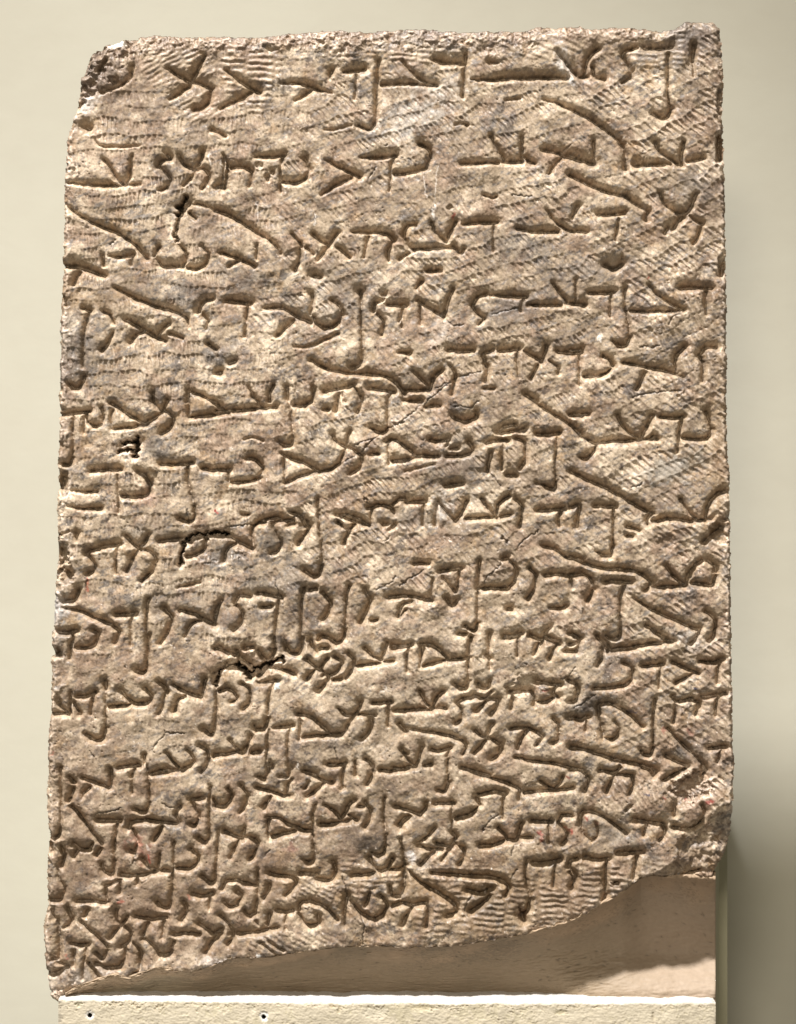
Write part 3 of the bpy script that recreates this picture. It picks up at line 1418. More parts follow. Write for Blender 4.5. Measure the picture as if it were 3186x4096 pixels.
# edge: chamfered, crumbled towards the outline
edgew = 20 + 16 * (V < 400) + 5 * np.clip(n_lump, -1, 2)
edge = np.clip(1 - dist / np.maximum(edgew, 8), 0, 1) ** 1.8 * (20 - 12 * sstep(3400, 3700, V) * (dist < 60) * (U > 300))
rough_zone = (1 - sstep(20, 95, dist + n_mid * 14 + 20)) * (0.55 + 0.45 * (V < 420)) * (1 - 0.5 * sstep(3000, 3300, V))
rough_zone = rough_zone * (1 - 0.6 * (U > 2700)) * (1 - 0.85 * br_in)
rough_zone = np.maximum(rough_zone, tl_in * 0.28)
rough_zone = np.maximum(rough_zone, (1 - sstep(175, 235, V + 14 * n_mid)) * (U < 2150) * 0.9)

relief = n_big * 4.2 + n_mid * 1.2 + n_fine * (0.17 + 0.9 * rough_zone) + n_lump * rough_zone * 1.8 + n_rug * rough_zone * 6.0 + n_grit * 0.12
pores = np.clip(fnoise(shape, 3.0, 0, 31) - 2.0, 0, 1.2) * 4.0 * (0.5 + sstep(-0.2, 0.8, fnoise(shape, 60, 0, 32)))
veinf = np.abs(fnoise(shape, 60, 2.2, 33)); hair = np.clip(1 - veinf / 0.022, 0, 1) * sstep(0.4, 1.1, fnoise(shape, 50, 0, 34))
soft_in = np.clip(carve / 8, 0, 1)
depth = relief + (marks * -1 + step_ * -1) * (1 - soft_in) * (1 - 0.6 * rough_zone) + pores * (1 - soft_in)
depth += carve * (1 + 0.05 * n_mid) + crack + holes + low + edge + hair * 4.0 * (1 - soft_in)
# chisel chatter inside the letters
depth += soft_in * n_fine * 0.5

def blur(a):
    b = a.copy()
    b[1:-1] = (a[:-2] + 2 * a[1:-1] + a[2:]) / 4
    c = b.copy()
    c[:, 1:-1] = (b[:, :-2] + 2 * b[:, 1:-1] + b[:, 2:]) / 4
    return c
depth = depth * 0.8 + blur(depth) * 0.2

# ---- colour of the stone: body tints, stains, dirt, accretions and some painted light (linear)
def c3(r, g, b): return np.array([r, g, b], dtype=float)
BEIGE, PALE, BROWN, PINK, GREY, OCHRE, DARK = c3(.485,.395,.285), c3(.66,.57,.44), c3(.30,.21,.14), c3(.46,.33,.24), c3(.235,.228,.230), c3(.52,.36,.20), c3(.050,.040,.034)
col = np.tile(BEIGE, shape + (1,))
def lay(w, c):
    global col
    w = np.clip(w, 0, 1)[..., None]
    col = col * (1 - w) + c * w
k1 = fnoise(shape, 80, 2.0, 41); k2 = fnoise(shape, 55, 2.2, 42); k3 = fnoise(shape, 40, 1.8, 43); k4 = fnoise(shape, 12, 1.6, 44)
diag = fnoise(shape, 22, 2.0, 45, math.radians(62), 0.30)
lay(sstep(-0.3, 1.6, k1) * 0.75, PALE)
lay(sstep(-0.1, 1.6, k2) * 0.72, PINK)
lay(sstep(0.25, 1.7, diag + 0.4 * k3) * 0.72, GREY)
lay(sstep(0.8, 2.3, k3) * 0.6, OCHRE)
lay(sstep(0.1, 2.0, k4 + 0.5 * k2) * 0.62, BROWN)
lay(sstep(0.2, 2.0, -k1 + 0.6 * k4) * 0.45, c3(.33,.26,.20))
k5 = fnoise(shape, 30, 2.6, 55)
lay(sstep(0.9, 2.1, k5 + 0.5 * k4) * 0.6 * sstep(-0.8, 0.6, fnoise(shape, 110, 0, 56)), c3(.16,.15,.15))
STAIN = [ # x, y, rx, ry, angle, colour, strength
 (900,130,1000,80,0,PINK*0.70,.6),(2300,130,600,70,0,PINK*0.75,.5),(700,330,600,200,0,BROWN*1.2,.25),(430,290,150,190,0,PINK*0.72,.75),(400,270,120,130,0,c3(.24,.20,.17),.6),(470,172,46,16,-12,c3(1.0,1.0,.95),.85),(350,420,70,30,-35,c3(.75,.76,.74),.5),
 (1700,150,300,60,0,GREY,.35),(2750,150,180,110,0,GREY*0.8,.55),(2860,500,60,500,0,BROWN,.35),(1640,480,190,90,-15,c3(.60,.60,.58),.5),(1730,360,110,60,0,c3(.60,.60,.58),.35),
 (2260,260,26,70,-20,c3(.66,.72,.78),.55),(330,600,220,110,0,PINK,.35),(300,1200,150,60,0,OCHRE*0.8,.6),(320,1400,140,180,0,GREY*0.85,.5),(720,1180,130,60,0,GREY*0.7,.6),
 (980,1130,90,50,-10,GREY*0.8,.5),(880,1420,100,60,0,GREY*0.8,.5),(2050,1230,180,60,-12,GREY*0.75,.5),(2100,1000,200,60,15,GREY*0.75,.4),(2400,1070,200,50,-10,GREY,.35),
 (2680,1880,160,50,-15,c3(.50,.52,.50),.5),(2780,760,120,80,0,GREY,.4),(1420,1180,200,120,20,GREY,.3),(1250,1260,180,70,0,GREY,.25),(1740,990,60,40,0,GREY*0.7,.5),
 (2000,870,200,60,-10,BROWN,.35),(900,2230,110,50,0,GREY*0.7,.7),(700,2150,220,40,10,GREY*0.7,.4),(1150,2320,260,90,-15,GREY,.35),(1100,2180,70,60,0,GREY*0.55,.6),
 (700,2400,200,80,0,GREY,.2),(620,1780,90,50,0,GREY*0.6,.5),(1830,1850,150,150,25,GREY*0.8,.35),(1650,2080,110,60,0,GREY*0.8,.4),(1760,2030,50,70,0,c3(.66,.68,.68),.5),
 (1770,1330,50,70,0,c3(.66,.68,.66),.3),(220,2440,50,110,0,c3(.45,.50,.55),.6),(240,2600,60,90,0,GREY*0.5,.5),(2440,2620,80,120,20,GREY,.4),(2350,2830,90,50,-25,GREY*0.55,.7),
 (2770,2560,90,40,20,c3(.62,.62,.60),.5),(2760,3000,60,50,40,GREY*0.7,.6),(2900,3300,40,60,0,GREY*0.6,.5),(2480,3350,180,50,25,GREY,.4),(2200,3350,150,60,15,BROWN,.45),
 (1500,3320,180,90,0,BROWN,.6),(1480,3380,90,60,20,GREY*0.6,.5),(1350,3400,80,60,0,PINK*0.8,.4),(1000,3600,500,200,-8,OCHRE*0.75,.28),(700,3620,560,340,0,PINK*0.8,.5),
 (300,3200,170,500,0,BROWN*1.15,.45),(2000,3600,480,200,-6,OCHRE*0.72,.62),(1880,3480,160,60,4,BROWN,.55),(1950,3620,80,50,0,c3(.13,.12,.10),.55),(2300,3560,300,120,-10,BROWN*1.1,.45),
 (2780,3160,160,80,0,PINK*0.95,.5),(2840,3030,90,160,0,PINK*0.9,.4),(2800,3420,110,60,0,BROWN*1.2,.35),(1700,3100,420,200,0,BEIGE*0.95,.4),(330,3930,160,60,0,c3(.46,.43,.40),.6),
 (470,3960,140,26,-10,c3(.66,.68,.72),.6),(860,3850,80,26,0,c3(.7,.68,.66),.6),(1650,3430,26,26,0,c3(.75,.77,.80),.7),(1240,3330,60,40,10,PINK*0.85,.4),
 (560,3400,40,60,-30,c3(.50,.20,.16),.45),(1165,3390,26,22,0,c3(.42,.19,.17),.45),(600,2010,60,26,0,c3(.48,.26,.22),.35),(1270,860,0.1,0.1,0,BEIGE,0),
 (2090,3655,26,30,0,c3(.16,.05,.02),.85),(2080,3600,50,40,0,BROWN*0.8,.6),(1700,2600,600,200,-5,PALE*0.92,.30),(1500,2900,700,200,-5,PALE*0.9,.30),(700,2900,350,200,0,PALE*0.9,.22),
 (500,2650,500,60,0,BROWN*1.3,.30),(860,2480,150,60,0,GREY,.35),(2620,2150,60,40,0,BROWN*0.9,.5),(2880,1800,50,300,0,OCHRE*0.8,.5),(2860,2700,70,300,0,PINK*0.75,.45),(260,1700,60,200,0,PINK*0.9,.35)]
for (x, y, rx, ry, ang, c, s) in STAIN:
    if s <= 0: continue
    lay((1 - sstep(0.25, 1.25, blob(x, y, rx, ry, ang, 0.55) + 0.12 * k4)) * s, c)
def small(pts, r, c, s=0.9):
    f = np.full(shape, 9.0); p = np.array(pts, float)
    line_t(f, p, np.full(len(p), float(r)), XC, YC, 1.6)
    lay((1 - sstep(0.4, 1.2, f + 0.25 * n_fine)) * s, c)
RED, BLUE, WHITE = c3(.52,.05,.04), c3(.02,.05,.20), c3(.78,.77,.74)
for p, r, c, s in [([(1815,868),(1820,860)],9,RED,.7),([(348,2320),(349,2362)],6,c3(.6,.16,.08),.7),([(861,2044),(870,2050)],5,RED,.9),([(2848,3205),(2826,3212)],10,c3(.5,.08,.07),.8),
   ([(2538,2850),(2512,2845)],7,BLUE,.8),([(2780,2756),(2790,2758)],5,BLUE,.8),([(2583,3182),(2594,3180)],5,BLUE,.7),([(1273,3475),(1280,3476)],4,BLUE,.8),([(2175,2762),(2190,2764)],3.5,RED,.5),
   ([(2160,3330),(2170,3360)],8,RED,.55),([(2260,3310),(2285,3325)],7,RED,.5),([(2265,3105),(2275,3110)],6,RED,.6),([(2652,3185),(2658,3192)],4,RED,.8),([(2745,3200),(2750,3198)],4,RED,.7),
   ([(2655,2918),(2660,2925)],12,c3(.55,.18,.14),.5),([(2755,2925),(2770,2938)],10,c3(.5,.2,.16),.4),([(2345,3275),(2352,3280)],6,RED,.5),([(2385,3290),(2390,3300)],6,RED,.5),([(2285,3320),(2288,3330)],6,RED,.5),
   ([(590,3425),(600,3450)],6,c3(.6,.08,.05),.7),([(553,3350),(565,3380)],10,c3(.55,.2,.15),.45),([(475,3610),(490,3606)],6,c3(.6,.14,.1),.6),([(755,3580),(760,3595)],7,c3(.6,.2,.14),.5),
   ([(208,3015),(212,3012)],6,c3(.55,.1,.08),.5),([(263,3820),(268,3835)],7,c3(.6,.14,.1),.5),([(2592,1108),(2596,1100)],5,c3(.6,.1,.06),.7),([(2110,720),(2120,715)],3,RED,.2),([(1106,2730),(1107,2755)],7,c3(.42,.62,.72),.8),
   ([(1940,3556),(1942,3566)],8,WHITE,.6),([(1884,3432),(1886,3440)],5,WHITE,.9),([(1966,3474),(1968,3477)],4,WHITE,.9),([(1955,3082),(1962,3088)],6,WHITE,.5),([(2401,1350),(2404,1355)],12,WHITE,.9),
   ([(1752,660),(1734,880)],2.6,WHITE,.55),([(1730,835),(1733,880)],4,WHITE,.8),([(1697,710),(1706,790)],2.6,WHITE,.7),([(1028,810),(1030,890)],3,WHITE,.55),([(1260,855),(1261,900)],2.6,WHITE,.7),
   ([(835,620),(842,655)],3,WHITE,.7),([(883,640),(885,700)],3,WHITE,.7),([(2343,730),(2345,732)],6,WHITE,.9),([(590,3975),(600,3975)],3,WHITE,.5),([(1195,3050),(1195,3075)],2.8,WHITE,.6),([(1545,2745),(1525,2765)],5,WHITE,.6),
   ([(1035,3823),(1042,3828)],8,c3(.95,.95,.95),.9),([(590,3385),(592,3400)],6,WHITE,.5),([(490,1440),(492,1442)],2,DARK,.1),([(732,1284),(734,1285)],4,DARK,.95),([(1777,1158),(1779,1159)],4.5,DARK,.95),([(1912,1080),(1913,1080)],4.5,DARK,.95),
   ([(1893,2582),(1894,2582)],4,DARK,.9),([(1858,2737),(1859,2737)],4.5,DARK,.95),([(2693,3244),(2693,3245)],5,DARK,.9),([(2623,2635),(2624,2635)],5,DARK,.9)]:
    small(p, r, c, s)
lay(floor_ * sstep(-0.6, 1.2, fnoise(shape, 16, 1.8, 54)) * (0.85 - 0.45 * sstep(3300, 3600, V) * (U < 1300)), c3(.09,.065,.04))  # groove floors darkened: valley shade painted into the colour as patchy dirt
# dirt held in cracks, pores and hairlines
lay(np.clip(crack / 6, 0, 1) * 0.62, DARK)
lay(np.clip(holes / 45, 0, 1) * 0.65, c3(.03,.026,.022))
lay(np.clip(pores / 3, 0, 1) * 0.40, BROWN * 0.6)
lay(hair * (1 - soft_in) * 0.6, DARK)
fleck = sstep(2.0, 2.6, fnoise(shape, 3.2, 0, 52)) * sstep(0.3, 1.5, fnoise(shape, 45, 0, 53))
lay(fleck * 0.45, c3(.95,.93,.88))
lay(sstep(0.8, 2.6, n_fine + 0.6 * k4) * 0.30, BROWN * 0.8)
lay(sstep(1.0, 2.6, -n_fine + 0.3 * k1) * 0.30, PALE * 1.1)
# worn high spots paler, highlight contrast painted into the same relief tops
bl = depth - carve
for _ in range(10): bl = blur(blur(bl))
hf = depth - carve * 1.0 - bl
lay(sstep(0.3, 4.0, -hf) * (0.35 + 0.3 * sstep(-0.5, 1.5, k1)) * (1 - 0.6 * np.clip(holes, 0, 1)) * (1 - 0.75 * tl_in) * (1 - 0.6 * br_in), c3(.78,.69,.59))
# cut faces of the letters: cleaner, warmer stone
lay(soft_in * 0.25, c3(.55,.43,.28))
fl = fnoise(shape, 2.2, 0, 51)
col *= (1 + 0.05 * fl + 0.03 * n_fine)[..., None]
col = c3(0.725, 0.68, 0.65) * col * (col.mean(2, keepdims=True) / 0.37) ** 0.65
col = np.clip(col, 0.01, 0.95)

# ---- build the mesh
PXV = PX
def to_world(u, v, dpx):
    return np.stack([(u - CX) * PX, dpx * PX, (CY - v) * PX], -1)
cell = mask[:-1, :-1] & mask[1:, :-1] & mask[:-1, 1:] & mask[1:, 1:]
used = np.zeros(shape, bool)
used[:-1, :-1] |= cell; used[1:, :-1] |= cell; used[:-1, 1:] |= cell; used[1:, 1:] |= cell
idx = np.full(shape, -1, dtype=np.int64); nv = int(used.sum()); idx[used] = np.arange(nv)
P = to_world(U[used], V[used], depth[used])
ii, jj = np.nonzero(cell)
F = np.stack([idx[ii, jj], idx[ii + 1, jj], idx[ii + 1, jj + 1], idx[ii, jj + 1]], -1)
# side walls back to the slab's thickness, from the border edges of the mask
THICK = 300.0
pad = np.zeros((cell.shape[0] + 2, cell.shape[1] + 2), bool); pad[1:-1, 1:-1] = cell
walls = []
up = cell & ~pad[:-2, 1:-1]; dn = cell & ~pad[2:, 1:-1]; lf = cell & ~pad[1:-1, :-2]; rt = cell & ~pad[1:-1, 2:]
a, b = np.nonzero(up); walls.append(np.stack([idx[a, b], idx[a, b + 1]], -1))
a, b = np.nonzero(dn); walls.append(np.stack([idx[a + 1, b + 1], idx[a + 1, b]], -1))
a, b = np.nonzero(lf); walls.append(np.stack([idx[a + 1, b], idx[a, b]], -1))
a, b = np.nonzero(rt); walls.append(np.stack([idx[a, b + 1], idx[a + 1, b + 1]], -1))
W = np.vstack(walls)
bd = np.unique(W); back = np.full(nv, -1, dtype=np.int64); back[bd] = nv + np.arange(len(bd))
PB = P[bd].copy()
PB[:, 0] *= 0.985; PB[:, 2] = PB[:, 2] * 0.99 - 0.002
PB[:, 1] = THICK * PX + rng.uniform(-1, 1, len(bd)) * 0.001
WF = np.stack([W[:, 1], W[:, 0], back[W[:, 0]], back[W[:, 1]]], -1)
PALL = np.vstack([P, PB]); FALL = np.vstack([F, WF])
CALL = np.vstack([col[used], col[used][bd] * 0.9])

# ---------------------------------------------------------------- materials
def new_mat(name):
    m = bpy.data.materials.new(name); m.use_nodes = True
    nt = m.node_tree; b = nt.nodes['Principled BSDF']
    return m, nt, b
def tint_material(name, rough, bump_scale, bump_strength, bump_dist, var=0.18, spec=0.35, sss=0.0):
    m, nt, b = new_mat(name)
    N, L = nt.nodes, nt.links
    at = N.new('ShaderNodeAttribute'); at.attribute_name = 'tint'
    tc = N.new('ShaderNodeTexCoord')
    n1 = N.new('ShaderNodeTexNoise'); n1.inputs['Scale'].default_value = bump_scale; n1.inputs['Detail'].default_value = 6; n1.inputs['Roughness'].default_value = 0.65
    L.new(tc.outputs['Object'], n1.inputs['Vector'])
    mr = N.new('ShaderNodeMapRange'); mr.inputs['From Min'].default_value = 0.3; mr.inputs['From Max'].default_value = 0.7
    mr.inputs['To Min'].default_value = 1 - var; mr.inputs['To Max'].default_value = 1 + var
    L.new(n1.outputs['Fac'], mr.inputs['Value'])
    mul = N.new('ShaderNodeVectorMath'); mul.operation = 'MULTIPLY'
    L.new(at.outputs['Color'], mul.inputs[0]); L.new(mr.outputs['Result'], mul.inputs[1])
    L.new(mul.outputs['Vector'], b.inputs['Base Color'])
    b.inputs['Roughness'].default_value = rough
    b.inputs['Specular IOR Level'].default_value = spec
    bp = N.new('ShaderNodeBump'); bp.inputs['Strength'].default_value = bump_strength; bp.inputs['Distance'].default_value = bump_dist
    L.new(n1.outputs['Fac'], bp.inputs['Height']); L.new(bp.outputs['Normal'], b.inputs['Normal'])
    return m
mat_stone = tint_material('weathered_limestone', 0.50, 420, 0.20, 0.0010, 0.14, 0.45)
mat_plaster = tint_material('infill_plaster', 0.60, 260, 0.25, 0.0010, 0.06, 0.30)
mat_ledge = tint_material('painted_plaster', 0.62, 200, 0.30, 0.0010, 0.06, 0.30)

# ---------------------------------------------------------------- slab
slab = empty('inscribed_slab', (0, 0, (CY - 4013) * PX))
tag(slab, 'weathered beige stone slab carved with rows of ancient cursive letters, standing on the cream plaster ledge', 'stone slab')
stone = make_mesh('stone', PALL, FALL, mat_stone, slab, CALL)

# plaster infill: a hollow cove between the broken lower edge of the stone and the ledge
bu = OUTLINE[55:93]
order = np.argsort(bu[:, 0]); bux, buy = bu[order, 0], bu[order, 1]
pst = 5.0
pu = np.arange(262, 2858 + pst, pst); NPV = 130
top = np.interp(pu, bux, buy) - 30
tt = np.linspace(0, 1, NPV)
PU = np.tile(pu[None, :], (NPV, 1))
PVv = top[None, :] + (4030 - top[None, :]) * tt[:, None]
pn1 = fnoise(PU.shape, 70, 2.4, 61); pn2 = fnoise(PU.shape, 14, 2.0, 62, math.radians(90), 0.25); pn3 = fnoise(PU.shape, 3, 0, 63)
below = PVv - (top[None, :] + 30)
dpt = 10 + 164 * (1 - np.exp(-np.clip(below, 0, None) / 60.0))
rightness = sstep(2000, 2650, PU)
fwd = sstep(3790, 3985, PVv)
dpt = dpt * (1 - rightness * fwd * 0.72)
dpt = np.where(below < 0, 10 + 45 * np.clip((-below - 12) / 10, 0, 1), dpt)
dpt += 34 * sstep(2480, 2600, PU) * (1 - fwd)
dpt += np.clip(1 - np.abs(below) / 55, 0, 1) * (fnoise(PU.shape, 9, 2.2, 64) * 3.5 + fnoise(PU.shape, 3, 0, 65) * 1.2)
dpt += pn1 * 3.5 + pn2 * 1.1 + pn3 * 0.35
scr = np.zeros(PU.shape); r = np.random.default_rng(5)
pcol = np.tile(c3(.27,.205,.135), PU.shape + (1,))
def play(w, c):
    global pcol
    w = np.clip(w, 0, 1)[..., None]; pcol = pcol * (1 - w) + c * w
play(sstep(-0.5, 1.8, pn1) * .35, c3(.25,.195,.13)); play(sstep(0.2, 2.0, pn2) * .3, c3(.32,.25,.175))
play(sstep(2250, 2750, PU) * .5, c3(.43,.335,.26)); play((1 - sstep(500, 900, PU)) * .5, c3(.48,.42,.31))  # right end lightened as the lit patch; light put into the plaster colour
play((1 - sstep(0, 60, below + 22 * pn1)) * .6, c3(.44,.31,.20))
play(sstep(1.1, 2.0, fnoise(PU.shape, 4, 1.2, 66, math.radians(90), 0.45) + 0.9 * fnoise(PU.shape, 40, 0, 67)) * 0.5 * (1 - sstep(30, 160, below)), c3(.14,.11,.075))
for k in range(110):                       # scratches, pinholes and drag marks of the trowel
    if r.random() < 0.55: x = r.uniform(2150, 2850); y = np.interp(x, bux, buy) + r.uniform(20, 330)
    else: x = r.uniform(300, 2200); y = np.interp(x, bux, buy) + r.uniform(5, 160)
    ln = r.uniform(3, 15); an = r.uniform(-0.5, 0.6) + (0.9 if (x > 2500 and r.random() < 0.4) else 0)
    dx, dy = math.cos(an), math.sin(an)
    A = (PU - x) * dx + (PVv - y) * dy; B = -(PU - x) * dy + (PVv - y) * dx
    w = np.clip(1 - np.abs(A) / ln, 0, 1) * np.clip(1.3 - np.abs(B) / r.uniform(1.8, 3.2), 0, 1)
    scr = np.maximum(scr, w)
dpt += scr * 5; play(scr * 0.6, c3(.10,.08,.06))
f = 1 + dpt * PX / DIST
PP = np.stack([(PU - CX) * PX * f, dpt * PX, (CY - PVv) * PX * f], -1)
# side wall on the right: last column pushed back
last = PP[:, -1].copy(); last[:, 0] -= 0.004; last[:, 1] = 0.085
lastm = PP[:, -1].copy(); lastm[:, 0] += 0.0008; lastm[:, 1] += 0.0015
PP = np.concatenate([PP, lastm[:, None], last[:, None]], 1)
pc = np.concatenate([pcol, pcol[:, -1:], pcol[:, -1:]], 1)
def grid_faces(n, m, flip=False):
    i, j = np.meshgrid(np.arange(n - 1), np.arange(m - 1), indexing='ij'); i = i.ravel(); j = j.ravel()
    q = np.stack([i * m + j, (i + 1) * m + j, (i + 1) * m + j + 1, i * m + j + 1], -1)
    return q[:, ::-1] if flip else q
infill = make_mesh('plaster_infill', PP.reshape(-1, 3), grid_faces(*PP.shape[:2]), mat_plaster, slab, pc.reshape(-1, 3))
infill['label'] = 'smooth pinkish brown plaster filling the broken lower edge'

# ---------------------------------------------------------------- ledge under the slab
lu = np.arange(240, 2862, 3.0)
prof = []                                   # (depth px, screen-plane v) from the back of the top to the foot of the front
for d in np.linspace(290, -30, 66): prof.append((d, 3988.0))
for k in range(1, 7):
    a = k / 6 * math.pi / 2; prof.append((-30 - 12 * math.sin(a), 3988 + 12 * (1 - math.cos(a))))
for v in np.arange(4003, 4260, 3.0): prof.append((-42.0, v))
prof = np.array(prof); NPR = len(prof)
s_arc = np.arange(NPR)
LU = np.tile(lu[None, :], (NPR, 1)); LD = np.tile(prof[:, 0:1], (1, len(lu))); LV = np.tile(prof[:, 1:2], (1, len(lu)))
ln1 = fnoise(LU.shape, 60, 2.4, 71); ln2 = fnoise(LU.shape, 9, 1.8, 72, math.radians(90), 0.18); ln3 = fnoise(LU.shape, 5, 1.6, 73); lcol1 = fnoise((1, len(lu)), 30, 1.8, 74)[0]
front = np.clip((s_arc - 66) / 6.0, 0, 1)[:, None]
LV = LV + (sstep(300, 1400, LU) * 14) - 2 + 1.2 * ln1 * (1 - front) + lcol1[None, :] * 1.6
flake = sstep(0.5, 1.5, fnoise(LU.shape, 16, 1.4, 75) + 0.9 * fnoise(LU.shape, 70, 0, 76) - 0.3)
spall = (1 - sstep(0, 34, LV - 4003 + 9 * ln3 - 10 * lcol1[None, :])) * sstep(0.4, 1.2, fnoise(LU.shape, 26, 1.0, 77)) * front
LD = LD + front * (ln1 * 1.0 + ln2 * 0.30 + ln3 * 0.30 + flake * 1.1) + spall * 3.0 + (1 - front) * 0.6 * ln3
lc = np.tile(c3(.62,.55,.42), LU.shape + (1,))
def llay(w, c):
    global lc
    w = np.clip(w, 0, 1)[..., None]; lc = lc * (1 - w) + c * w
llay((1 - front) * np.ones(LU.shape), c3(.60,.575,.54))  # top tinted whiter, its strong overhead light put into the paint
llay(sstep(-0.2, 1.8, ln1) * .35 * front, c3(.66,.58,.44)); llay(flake * .45 * front, c3(.56,.50,.33)); llay(sstep(0.3, 1.6, ln2) * .28 * front, c3(.70,.63,.50))
llay(spall * .5, c3(.45,.36,.23)); llay(sstep(1.4, 2.4, ln3) * .4, c3(.32,.26,.18))
llay(sstep(1.5, 2.3, fnoise(LU.shape, 5, 1.2, 78, math.radians(90), .3)) * .5 * (1 - front), c3(.30,.29,.27))
llay((1 - sstep(0, 26, LU - 240 + 8 * ln3)) * .55, c3(.34,.30,.24)); llay(sstep(0, 26, LU - 2838 + 8 * ln3) * .5, c3(.34,.30,.24))
HN = [(365, 4054, 7.5), (1058, 4060, 7.5)]
for (hx, hy, hr) in HN:
    dd = np.hypot(LU - hx, LV - hy)
    chip = 1 - sstep(13, 21, np.hypot((LU - hx) * 1.05, (LV - hy + 4) * 0.95) + 3 * ln3)
    llay(chip * front * .9, c3(.82,.79,.74))
    LD = LD + chip * front * 3.0 + (1 - sstep(hr - 1.5, hr + 1.0, dd)) * front * 60
    llay((1 - sstep(hr - 1, hr + 1, dd)) * front, c3(.02,.018,.016))  # hole interior painted near-black to stand for its shade
# a dribble and a few dents in the paint
for (x, y, rx, ry, c, s) in [(1335,4013,17,13,c3(.42,.33,.20),.7),(672,4005,14,12,c3(.50,.42,.27),.6),(1255,4000,60,7,c3(.40,.33,.20),.6),(2240,4042,30,10,c3(.42,.36,.20),.5),(1700,4020,60,14,c3(.55,.47,.30),.5),
        (2610,4060,7,26,c3(.40,.34,.24),.5),(320,4010,16,12,c3(.45,.42,.28),.5),(1010,4030,16,40,c3(.66,.60,.46),.5),(1500,4040,50,30,c3(.66,.61,.48),.4)]:
    w = 1 - sstep(0.5, 1.2, np.hypot((LU - x) / rx, (LV - y) / ry) + 0.2 * ln3)
    llay(w * s * front, c); LD = LD + w * 3 * front
LP = np.stack([(LU - CX) * PX, LD * PX, (CY - LV) * PX], -1)
lP = LP.copy(); e0 = lP[:, 0].copy(); e1 = lP[:, -1].copy()
e0[:, 1] = 0.085; e1[:, 1] = 0.085; e0[:, 0] += .003; e1[:, 0] -= .003
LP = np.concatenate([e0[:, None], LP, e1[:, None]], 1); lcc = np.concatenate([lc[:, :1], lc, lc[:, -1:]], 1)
ledge = empty('ledge', (0, 0, (CY - 4260) * PX))
tag(ledge, 'cream painted plaster ledge with chipped edge and two nail holes beneath the carved stone slab', 'ledge')
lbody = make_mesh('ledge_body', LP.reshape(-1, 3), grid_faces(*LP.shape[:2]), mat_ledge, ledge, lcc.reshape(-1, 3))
# nail holes: dark cups added in the ledge, hole shade put into their colour
mat_hole, nt, b = new_mat('hole_shade'); b.inputs['Base Color'].default_value = (.015, .013, .012, 1); b.inputs['Roughness'].default_value = .9
for (hx, hy, hr) in HN:
    vv = []; ff = []; n = 20
    for ring, (rad, dep) in enumerate([(hr * .98, -36), (hr * .86, -37), (hr * .84, 6)]):
        for k in range(n):
            a = 2 * math.pi * k / n
            vv.append(((hx + rad * math.cos(a) - CX) * PX, dep * PX, (CY - hy - rad * math.sin(a)) * PX))
    for ring in range(2):
        for k in range(n):
            ff.append((ring * n + k, ring * n + (k + 1) % n, (ring + 1) * n + (k + 1) % n, (ring + 1) * n + k))
    c0 = 2 * n
    vv.append(((hx - CX) * PX, 6 * PX, (CY - hy) * PX))
    for k in range(0, n, 2):
        ff.append((c0 + k, c0 + (k + 1) % n, c0 + (k + 2) % n, 3 * n))
    make_mesh('nail_hole', vv, ff, mat_hole, ledge)

# ---------------------------------------------------------------- backing block that carries the slab out from the wall
def box(name, x0, x1, y0, y1, z0, z1, mat, parent=None, bevel=0.004):
    import bmesh
    bm = bmesh.new()
    bmesh.ops.create_cube(bm, size=1)
    for v in bm.verts:
        v.co = Vector(((x0 + x1) / 2 + v.co.x * (x1 - x0), (y0 + y1) / 2 + v.co.y * (y1 - y0), (z0 + z1) / 2 + v.co.z * (z1 - z0)))
    bmesh.ops.bevel(bm, geom=list(bm.edges), offset=bevel, segments=3, affect='EDGES')
    me = bpy.data.meshes.new(name); bm.to_mesh(me); bm.free(); me.materials.append(mat)
    o = bpy.data.objects.new(name, me); scene.collection.objects.link(o)
    if parent: o.parent = parent; o.location = -Vector(parent.location)
    return o

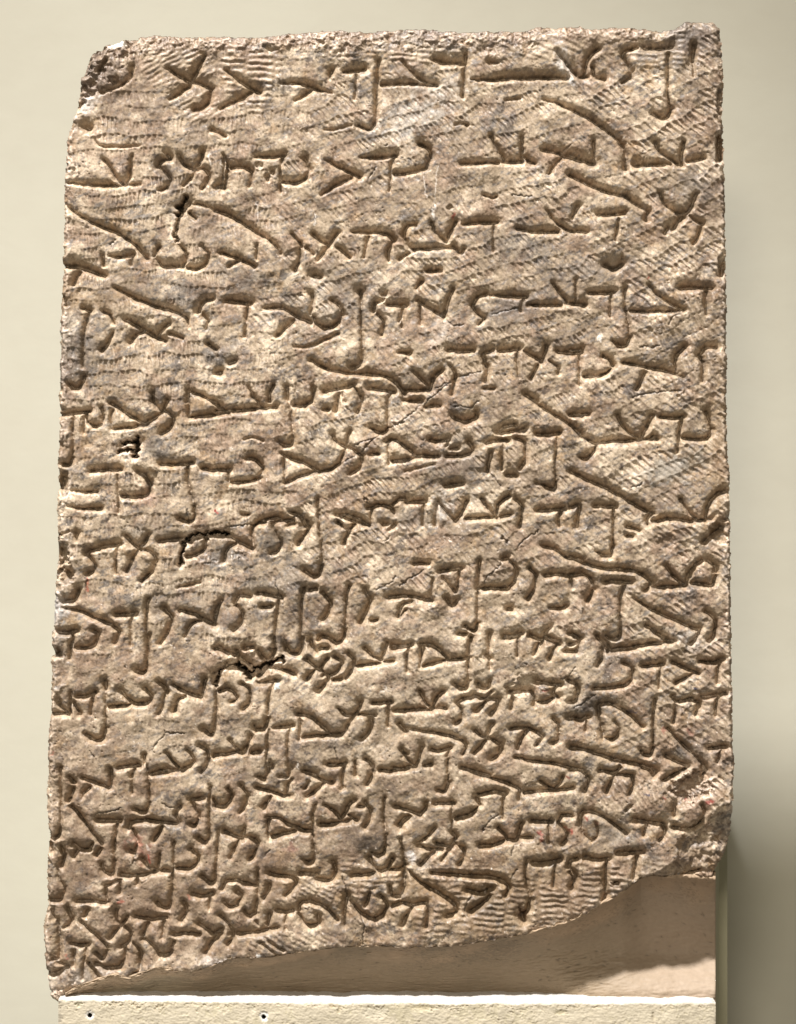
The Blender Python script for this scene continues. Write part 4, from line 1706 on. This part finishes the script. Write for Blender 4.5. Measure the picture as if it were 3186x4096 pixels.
def paint_material(name, base, dark, bump=0.25):
    m, nt, b = new_mat(name); N, L = nt.nodes, nt.links
    tc = N.new('ShaderNodeTexCoord')
    mp = N.new('ShaderNodeMapping'); mp.inputs['Scale'].default_value = (1.0, 1.0, 1.5); L.new(tc.outputs['Object'], mp.inputs['Vector'])
    n1 = N.new('ShaderNodeTexNoise'); n1.inputs['Scale'].default_value = 2.2; n1.inputs['Detail'].default_value = 5
    n2 = N.new('ShaderNodeTexNoise'); n2.inputs['Scale'].default_value = 26; n2.inputs['Detail'].default_value = 5
    n3 = N.new('ShaderNodeTexNoise'); n3.inputs['Scale'].default_value = 150; n3.inputs['Detail'].default_value = 3
    for n in (n1, n2): L.new(mp.outputs['Vector'], n.inputs['Vector'])
    L.new(tc.outputs['Object'], n3.inputs['Vector'])
    ad = N.new('ShaderNodeMath'); ad.operation = 'MULTIPLY_ADD'; ad.inputs[1].default_value = 0.35
    L.new(n2.outputs['Fac'], ad.inputs[0]); L.new(n1.outputs['Fac'], ad.inputs[2])
    cr = N.new('ShaderNodeMapRange'); cr.inputs['From Min'].default_value = 0.52; cr.inputs['From Max'].default_value = 0.80
    L.new(ad.outputs[0], cr.inputs['Value'])
    mx = N.new('ShaderNodeMix'); mx.data_type = 'RGBA'
    mx.inputs['A'].default_value = (*dark, 1); mx.inputs['B'].default_value = (*base, 1)
    L.new(cr.outputs['Result'], mx.inputs['Factor']); L.new(mx.outputs['Result'], b.inputs['Base Color'])
    b.inputs['Roughness'].default_value = 0.7; b.inputs['Specular IOR Level'].default_value = 0.25
    b1 = N.new('ShaderNodeBump'); b1.inputs['Strength'].default_value = bump; b1.inputs['Distance'].default_value = 0.004
    b2 = N.new('ShaderNodeBump'); b2.inputs['Strength'].default_value = bump * .6; b2.inputs['Distance'].default_value = 0.001
    L.new(n2.outputs['Fac'], b1.inputs['Height']); L.new(n3.outputs['Fac'], b2.inputs['Height'])
    L.new(b1.outputs['Normal'], b2.inputs['Normal']); L.new(b2.outputs['Normal'], b.inputs['Normal'])
    return m
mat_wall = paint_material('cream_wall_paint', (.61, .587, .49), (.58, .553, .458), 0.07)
mat_block = paint_material('shaded_block_paint', (.50, .48, .34), (.45, .43, .30))  # olive darker than the wall; shade of the strip put into the colour

by = 0.12; f = 1 + by / DIST
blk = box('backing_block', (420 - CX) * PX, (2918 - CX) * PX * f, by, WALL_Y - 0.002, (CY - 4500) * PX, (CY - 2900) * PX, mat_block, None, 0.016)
tag(blk, 'block behind the slab and ledge, its olive colour holding the shade of the strip at lower right', 'support block')

# ---------------------------------------------------------------- wall
wst = 0.01
wxs = np.arange(-1.6, 1.6001, 0.02); wzs = np.arange(1.4, -1.6001, -0.02)
WX, WZ = np.meshgrid(wxs, wzs)
wn = fnoise(WX.shape, 22, 2.2, 91)
WP = np.stack([WX, WALL_Y + wn * 0.0003, WZ], -1)
wall = make_mesh('wall', WP.reshape(-1, 3), grid_faces(*WP.shape[:2]), mat_wall)
tag(wall, 'plain cream painted wall behind the slab', None, None, 'structure')
